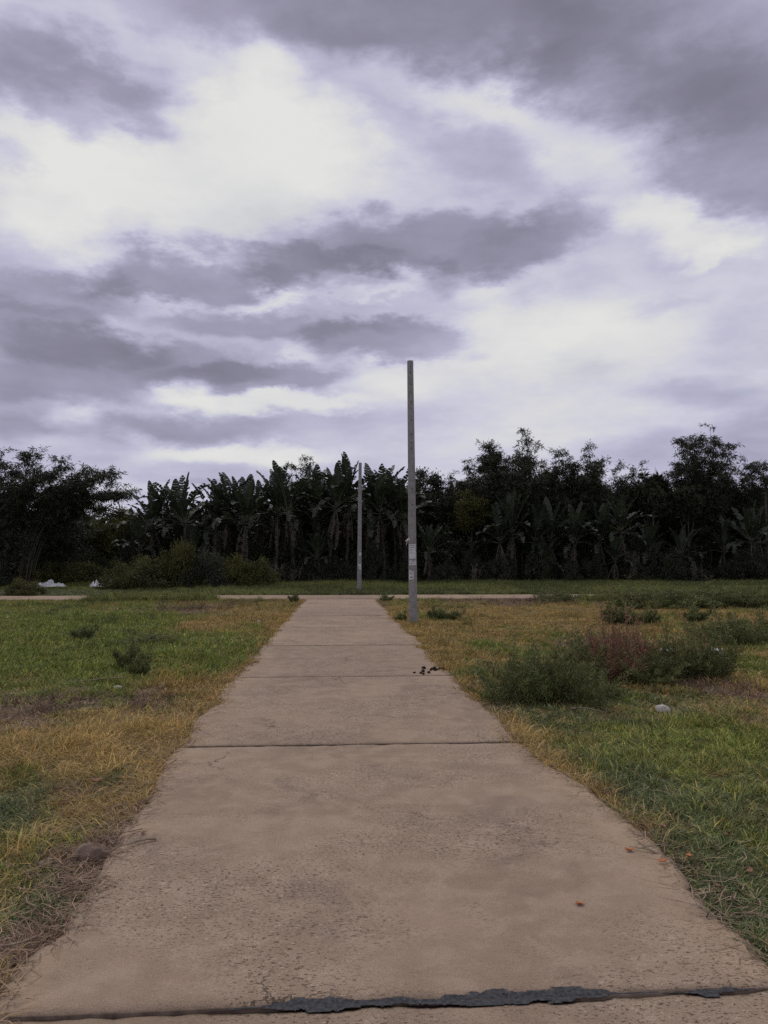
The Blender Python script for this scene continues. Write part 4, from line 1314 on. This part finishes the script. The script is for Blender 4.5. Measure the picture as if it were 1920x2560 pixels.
# tussocky growth: thin bare spots and thicker tufts
tus = fbm(x * 2.6, y * 2.6, 81)
keep = R.uniform(0, 1, len(x)) < np.where(kind == 3, .75, .95) * np.clip(.35 + 1.6 * tus, 0, 1)
dry = (kind >= 2)
far = y > 9.0 + R.normal(size=len(x)) * .8
pick = R.integers(0, 3, len(x)) + np.where(far, 6, 0) + np.where(dry, 3, 0)
hs = (.15 + 1.7 * tus) * np.where(kind == 3, .8, 1.0) * np.where(kind == 1, .85, 1.0) * np.where(y < 9, .8, 1.0)
tall = np.clip((y - 26) / 6, 0, 1) * .5
scl = np.c_[R.uniform(.8, 1.25, len(x)), R.uniform(.8, 1.25, len(x)), R.uniform(.7, 1.3, len(x)) * hs * (1 + tall)]
rot = np.c_[R.normal(size=len(x)) * .12, R.normal(size=len(x)) * .12, R.uniform(0, 6.28, len(x))]
P = np.c_[x, y, ground_z(x, y)]
for nm, sel, lab in (('grass', keep & ~dry, 'short green grass growing over the field'), ('dry_grass', keep & dry, 'dried straw and brown grass in patches over the field')):
    scatter(nm, lab, P[sel], np.clip(tint[sel], .005, .8), pick[sel], scl[sel], rot[sel])

# taller, darker tussocks standing out of the lawn
x, y = field_points(4.5, 32.5, 14)
ok = (path_gap(x, y) > .12) & (fbm(x * .9, y * .45, 95) + (vnoise(x * 5, y * 5, 96) - .5) * .3 > .62)
x, y = x[ok], y[ok]
zk = np.argmax(zone_weights(x, y), 1)
tc_ = np.array([(.095, .118, .032), (.070, .092, .036), (.180, .150, .050), (.150, .100, .066)])[zk] * R.uniform(.7, 1.35, len(x))[:, None]
sz_ = R.uniform(.22, .5, len(x)) * np.clip(.5 + y / 30, .5, 1.3)
scatter('tussock_grass', 'darker grass tussocks standing out of the lawn', np.c_[x, y, ground_z(x, y)], tc_, R.integers(12, 15, len(x)),
        np.c_[sz_, sz_, sz_ * R.uniform(.6, 1.2, len(x))], np.c_[np.zeros((len(x), 2)), R.uniform(0, 6.28, len(x))])

# rank verge grass beyond the crossing path
x1, y1 = field_points(37.1, 58.0, 26)
x2, y2 = field_points(31.2, 33.3, 34)
ok = (((x2 > -10.0) & (x2 < -4.9)) | (x2 < -14.0) | ((x2 > 10.4) & (fbm(x2 * .35, y2 * .6, 97) > .47))) & (y2 < 33.2)
x = np.concatenate([x1, x2[ok]]); y = np.concatenate([y1, y2[ok]])
c = np.where((fbm(x * .25, y * .25, 88) > .52)[:, None], (.165, .178, .050), (.105, .118, .036)) * R.uniform(.65, 1.35, len(x))[:, None]
hh = .45 + .7 * fbm(x * .4, y * .4, 89) * np.clip((y - 36) / 8, .35, 1.3)
hh = np.where((x < -10.5) & (y > 36) & (y < 50.5), .28, hh)
hh = np.where(y < 36, .75 + .4 * fbm(x * .8, y * .8, 90), hh)
P = np.c_[x, y, ground_z(x, y)]
scatter('rank_grass', 'longer dark green grass on the verge before the trees', P, c, R.integers(12, 15, len(x)),
        np.c_[np.ones(len(x)), np.ones(len(x)), hh * R.uniform(.7, 1.3, len(x))], np.c_[np.zeros((len(x), 2)), R.uniform(0, 6.28, len(x))])

# dead stalks and straw lying on the ground and across the path edges, one mass
n = 5200
y = 1.9 + R.uniform(0, 1, n) ** 2.0 * 12
sgn = R.choice([-1, 1], n, p=[.6, .4])
off = np.abs(R.normal(size=n)) * .22 - .07
x = np.where(sgn < 0, path_l(y) - off, path_r(y) + off)
z = np.where(off < 0.0, .040, ground_z(x, y) + R.uniform(.004, .045, n))
a = R.uniform(0, 6.28, n)
D = unit(np.c_[np.cos(a), np.sin(a), R.normal(size=n) * .10])
Lq = R.uniform(.05, .19, n)
S = np.c_[-np.sin(a), np.cos(a), np.zeros(n)]
P = np.c_[x, y, z]
bend = S * (R.normal(size=n) * .22 * Lq)[:, None]
wv_ = S * .0024
V = np.stack([P - wv_, P + wv_, P + D * (Lq * .5)[:, None] + bend + wv_, P + D * (Lq * .5)[:, None] + bend - wv_, P + D * Lq[:, None] + wv_ * .5, P + D * Lq[:, None] - wv_ * .5], 1).reshape(-1, 3)
b = np.arange(n)[:, None] * 6
m_, N_ = new_mat('dead_straw')
shn = N_.n('ShaderNodeAttribute', attribute_name='shade').outputs['Color']
finish(N_, shn, 0.85, 0.15)
scol = np.repeat(np.array([(.26, .18, .12)]) * R.uniform(.45, 1.5, n)[:, None], 6, 0)
lit = obj('straw_litter', mk_mesh('straw_litter', V, np.concatenate([b + np.array([0, 1, 2, 3]), b + np.array([3, 2, 4, 5])]), m_, False, scol))
tag(lit, 'dead straw and stalks lying along both edges of the path', 'straw', kind='stuff')


# ------------------------------------------------------------------ stones, leaves, twigs, dung
def lump(seed, sx, sy, sz, mat, rough=.25, sub=3, name='stone'):
    r = np.random.default_rng(seed)
    nu, nv = 4 * sub + 4, 2 * sub + 3
    th = np.linspace(0, PI, nv)[1:-1]; ph = np.linspace(0, 2 * PI, nu, endpoint=False)
    T, Ph = np.meshgrid(th, ph, indexing='ij')
    D = np.stack([np.sin(T) * np.cos(Ph), np.sin(T) * np.sin(Ph), np.cos(T)], -1).reshape(-1, 3)
    D = np.concatenate([D, [(0, 0, 1), (0, 0, -1)]])
    k = 1 + rough * (fbm(D[:, 0] * 1.6 + D[:, 2] + 5, D[:, 1] * 1.6 - D[:, 2] * .7 + 5, seed) - .5) * 3 + rough * .4 * r.normal(size=len(D))
    # facets
    for _ in range(5):
        nrm = unit(r.normal(size=3)); lim = r.uniform(.62, .85)
        dd = (D * k[:, None]) @ nrm
        k = np.where(dd > lim, k * lim / np.maximum(dd, 1e-6), k)
    V = D * k[:, None] * np.array([sx, sy, sz])
    ids = np.arange((nv - 2) * nu).reshape(nv - 2, nu)
    q = np.stack([ids[:-1], np.roll(ids[:-1], -1, 1), np.roll(ids[1:], -1, 1), ids[1:]], -1).reshape(-1, 4)[:, ::-1]
    t0, t1 = len(D) - 2, len(D) - 1
    tr = np.concatenate([np.stack([np.full(nu, t0), ids[0], np.roll(ids[0], -1)], -1), np.stack([np.full(nu, t1), np.roll(ids[-1], -1), ids[-1]], -1)])
    return mk_mesh(name, V, [q, tr], mat)


def stone(x, y, s, seed, mat, label, name='stone', cat='stone', lift=.35, group=None, base=None):
    o = obj(name, lump(seed, s[0], s[1], s[2], mat, name=name), None, (x, y, (gz(x, y) if base is None else base) + s[2] * lift), (0, 0, seed * 1.7))
    return tag(o, label, cat, group)


stone(-1.36, 4.50, (.125, .085, .065), 1201, M['rock'], 'brown earthy rock half buried at the left edge of the path', lift=.3)
stone(-1.56, 4.40, (.05, .04, .03), 1202, M['rock'], 'small brown clod left of the half buried rock')
stone(3.66, 8.45, (.085, .07, .06), 1203, M['pale_stone'], 'pale rounded stone in the green grass on the right')
stone(-2.74, 10.14, (.10, .06, .045), 1204, M['pale_stone'], 'whitish flat stone in the brown patch on the left', lift=.6)
stone(5.35, 8.0, (.05, .035, .03), 1205, M['pale_stone'], 'small pale stone at the right edge of the green grass', lift=.6)
stone(2.62, 8.45, (.035, .03, .025), 1206, M['rock'], 'small dark stone at the foot of the feathery weeds')
stone(-2.0, 20.9, (.06, .05, .04), 1207, M['pale_stone'], 'small white stone in the straw left of the path', lift=.8)

DUNG = [(1.17, 11.20), (1.26, 11.14), (1.31, 11.30), (1.36, 11.62), (1.44, 11.44), (1.47, 11.52), (1.52, 11.60), (1.56, 11.50), (1.60, 11.58), (1.50, 11.42), (1.63, 11.47), (1.285, 11.05), (1.38, 11.18)]
DL = {0: 'leftmost dried dung clod on the path, apart from the rest', 11: 'nearest dried dung clod of those scattered on the path'}
for k, (x, y) in enumerate(DUNG):
    s = .018 + .016 * ((k * 37) % 7) / 7
    stone(x, y, (s * 1.2, s, s * .8), 1220 + k, M['dung'], DL.get(k, 'dried dark dung clod in the cluster at the right side of the path'), 'dung_clod', 'dung', .6, 'dung clods on the path', .034)


def leaf_litter(seed, L, Wd, curl, mat):
    """one curled fallen leaf: pointed oval with a fold along the midrib and a stalk"""
    r = np.random.default_rng(seed)
    n = 9
    s = np.linspace(0, 1, n)
    wd = Wd * np.sin(PI * s ** .85) ** .8 + .001
    zc = curl * L * (s - .5) ** 2 * 2 + .004
    rows = []
    for j, k in enumerate((-1, -.5, 0, .5, 1)):
        rows.append(np.c_[s * L - L / 2, wd * k, zc + abs(k) ** 1.5 * wd * .65 + r.normal(size=n) * .0012])
    V = np.stack(rows, 1).reshape(-1, 3)
    ids = np.arange(n * 5).reshape(n, 5)
    F = np.stack([ids[:-1, :-1], ids[1:, :-1], ids[1:, 1:], ids[:-1, 1:]], -1).reshape(-1, 4)
    sv, sf = tube(np.array([(L / 2 - .004, 0, zc[-1]), (L / 2 + L * .2, .004, zc[-1] + .006), (L / 2 + L * .38, .01, zc[-1] + .003)]), [.0016, .0013, .001], 4)
    V, F = join([(V, F), (sv, sf)])
    me = mk_mesh('fallen_leaf', V, F, mat, True)
    return me


LF = [leaf_litter(1301, .062, .021, .35, M['dry_leaf']), leaf_litter(1302, .075, .022, .5, M['dry_leaf']), leaf_litter(1303, .07, .02, .6, M['dry_leaf2'])]
for (x, y, k, rz, s, lab) in [
        (1.16, 3.66, 0, .4, .95, 'orange dry leaf lying alone on the concrete path'),
        (1.93, 4.17, 1, 1.2, 1.0, 'bright orange dry leaf on the green grass near the path edge'),
        (1.76, 4.12, 1, 2.9, .9, 'orange dry leaf in the straw at the path edge, below the bright one'),
        (1.65, 4.30, 1, .2, 1.0, 'orange dry leaf at the path edge beside the dead twig'),
        (2.28, 4.42, 2, 2.2, 1.0, 'brown dry leaf out in the green grass on the right'),
        (1.98, 4.62, 2, .8, 1.0, 'brown curled leaf at the grass fringe, farthest of the fallen leaves'),
        (1.90, 3.78, 2, 1.9, .9, 'pinkish brown leaf in the dry fringe on the right'),
        (2.15, 3.95, 2, 4.0, .9, 'brown leaf pressed into the grass below the bright orange leaf'),
        (-1.72, 5.83, 2, .3, 1.6, 'pale tan leaf lying in the dry grass left of the path'),
        (-1.12, 4.75, 2, 1.0, .8, 'small brown leaf on the concrete near the half buried rock')]:
    on_path = PATH_L < x < PATH_R
    o = obj('fallen_leaf', LF[k], None, (x, y, .036 if on_path else gz(x, y) + .045), (rad(6 * (k - 1)), rad(5), rz), s * .8)
    tag(o, lab, 'leaf', 'fallen leaves')

TW = [((1.80, 4.22), (1.66, 4.36), .006, 'pale curved dead twig at the right edge of the path'), ((2.60, 8.40), (2.95, 8.28), .007, 'pale broken stalk lying before the feathery weeds'),
      ((1.72, 3.62), (1.74, 3.40), .004, 'thin whitish stalk standing against the right path edge'), ((-1.02, 4.66), (-1.28, 4.44), .008, 'dark dead twig pointing from the half buried rock onto the path'),
      ((-2.9, 10.9), (-3.6, 10.5), .008, 'long dead stalk across the brown patch on the left'), ((-1.25, 3.50), (-1.65, 3.30), .005, 'dry stalk over the left path edge nearest the viewer')]
for k, (p0, p1, rw, lab) in enumerate(TW):
    r = np.random.default_rng(1400 + k)
    n = 7
    s = np.linspace(0, 1, n)
    xx = p0[0] + (p1[0] - p0[0]) * s + r.normal(size=n) * .008; yy = p0[1] + (p1[1] - p0[1]) * s + r.normal(size=n) * .012
    zz = np.where((xx > PATH_L) & (xx < PATH_R), .036, ground_z(xx, yy) + .03) + rw + .012 * np.sin(PI * s)
    v_, f_ = tube(np.c_[xx, yy, zz], np.linspace(rw, rw * .4, n), 6)
    bp = [(v_, f_)]
    for q in (2, 4):
        e = np.array([xx[q], yy[q], zz[q]])
        bp.append(tube(np.stack([e, e + np.array([r.normal() * .05, r.normal() * .05, .02]), e + np.array([r.normal() * .08, r.normal() * .08, .02])]), [rw * .6, rw * .4, rw * .2], 4))
    v_, f_ = join(bp)
    tag(obj('twig', mk_mesh('twig', v_, f_, M['twig'], True)), lab, 'twig', 'dead twigs')

# ------------------------------------------------------------------ rubbish on the far verge
def crumpled(seed, sx, sy, sz):
    """sheet of plastic film, creased and heaped"""
    n = 15
    U, Vv = np.meshgrid(np.linspace(-1, 1, n), np.linspace(-1, 1, n))
    k = np.random.default_rng(seed)
    z = (np.abs(fbm(U * 3.2 + 9, Vv * 3.2 + 9, seed, 4) - .5) * 3.4 + .25) * np.clip(1.15 - np.maximum(np.abs(U), np.abs(Vv)) ** 3, 0, 1)
    xx = (U + .28 * (vnoise(U * 3, Vv * 3, seed + 1) - .5)) * sx; yy = (Vv + .28 * (vnoise(U * 3, Vv * 3, seed + 2) - .5)) * sy
    V = np.c_[xx.ravel(), yy.ravel(), (z * sz).ravel()]
    low = V.copy(); low[:, 2] -= .012
    ids = np.arange(n * n).reshape(n, n)
    F = np.stack([ids[:-1, :-1], ids[:-1, 1:], ids[1:, 1:], ids[1:, :-1]], -1).reshape(-1, 4)
    ring = np.concatenate([ids[0, :-1], ids[:-1, -1], ids[-1, :0:-1], ids[:0:-1, 0]])
    side = np.stack([ring, ring + n * n, np.roll(ring, -1) + n * n, np.roll(ring, -1)], -1)
    return mk_mesh('plastic_film', np.concatenate([V, low]), np.concatenate([F, F[:, ::-1] + n * n, side]), M['plastic'])


RB = [(-17.9, 49.6, .45, .3, .30, .62, 'crumpled white plastic sheet at the back of the left hand heap of rubbish'),
      (-17.2, 49.2, .42, .3, .22, .50, 'grey white plastic bag on the right of the left hand heap of rubbish'),
      (-17.75, 48.6, .5, .25, .16, .36, 'flattened white film in front of the left hand heap of rubbish'),
      (-18.9, 48.4, .2, .18, .16, .36, 'small white bag lying left of the left hand heap of rubbish'),
      (-14.7, 49.0, .42, .3, .30, .42, 'crumpled white plastic sheet in the right hand heap of rubbish'),
      (-14.1, 49.3, .4, .3, .34, .50, 'pale plastic bag at the right end of the right hand heap of rubbish'),
      (5.95, 13.55, .10, .06, .05, .12, 'scrap of white film on the grass behind the weeds, left of its twin'),
      (6.75, 13.3, .13, .06, .06, .12, 'scrap of white film hanging on weeds, right of its twin')]
for k, (x, y, sx, sy, sz, lift, lab) in enumerate(RB):
    tag(obj('plastic_bag', crumpled(1500 + k, sx, sy, sz), None, (x, y, gz(x, y) + (.06 if k < 6 else .03)), (0, 0, .5 * k), (1.35, 1.2, 1.15)), lab, 'rubbish', 'plastic rubbish')

# ------------------------------------------------------------------ dry reeds at the foot of the grove
for k, (x, y, hgt, lab) in enumerate([(-4.0, 48.6, 2.0, 'clump of bare dry reeds right of the rightmost green bush'), (-2.9, 54.0, 1.6, 'thin dry reeds left of the distant pole before the bananas'),
                                      (9.8, 54.0, 1.5, 'pale dry reeds at the grass edge right of the near pole'), (21.6, 54.2, 2.6, 'tall dry reeds below the thin leaning bamboo'),
                                      (26.0, 54.0, 1.9, 'leaning dry reeds below the spiky leaved trees')]):
    r = np.random.default_rng(1600 + k)
    t = thing('reed_clump', lab, 'reeds', (x, y, gz(x, y) - .02), 0, 'dry reeds')
    for q in range(9):
        a = r.uniform(0, 6.28); o_ = r.uniform(.05, .5); hh_ = hgt * r.uniform(.55, 1)
        p0 = np.array([math.cos(a) * o_, math.sin(a) * o_, -.05]); p2 = p0 + np.array([r.normal() * .3, r.normal() * .2, hh_])
        v_, f_ = tube(np.stack([p0, (p0 + p2) / 2 + np.array([r.normal() * .08, 0, .05]), p2]), [.016, .012, .005], 5)
        lp = p0 + (p2 - p0) * r.uniform(.3, 1, (7, 1))
        lv, lf = leaves(lp, unit(r.normal(size=(7, 3)) + np.array([0, 0, .2])), .35, .03, r)
        v_, f_ = join([(v_, f_), (lv, lf)])
        obj('reed', mk_mesh('reed', v_, f_, M['reed']), t)
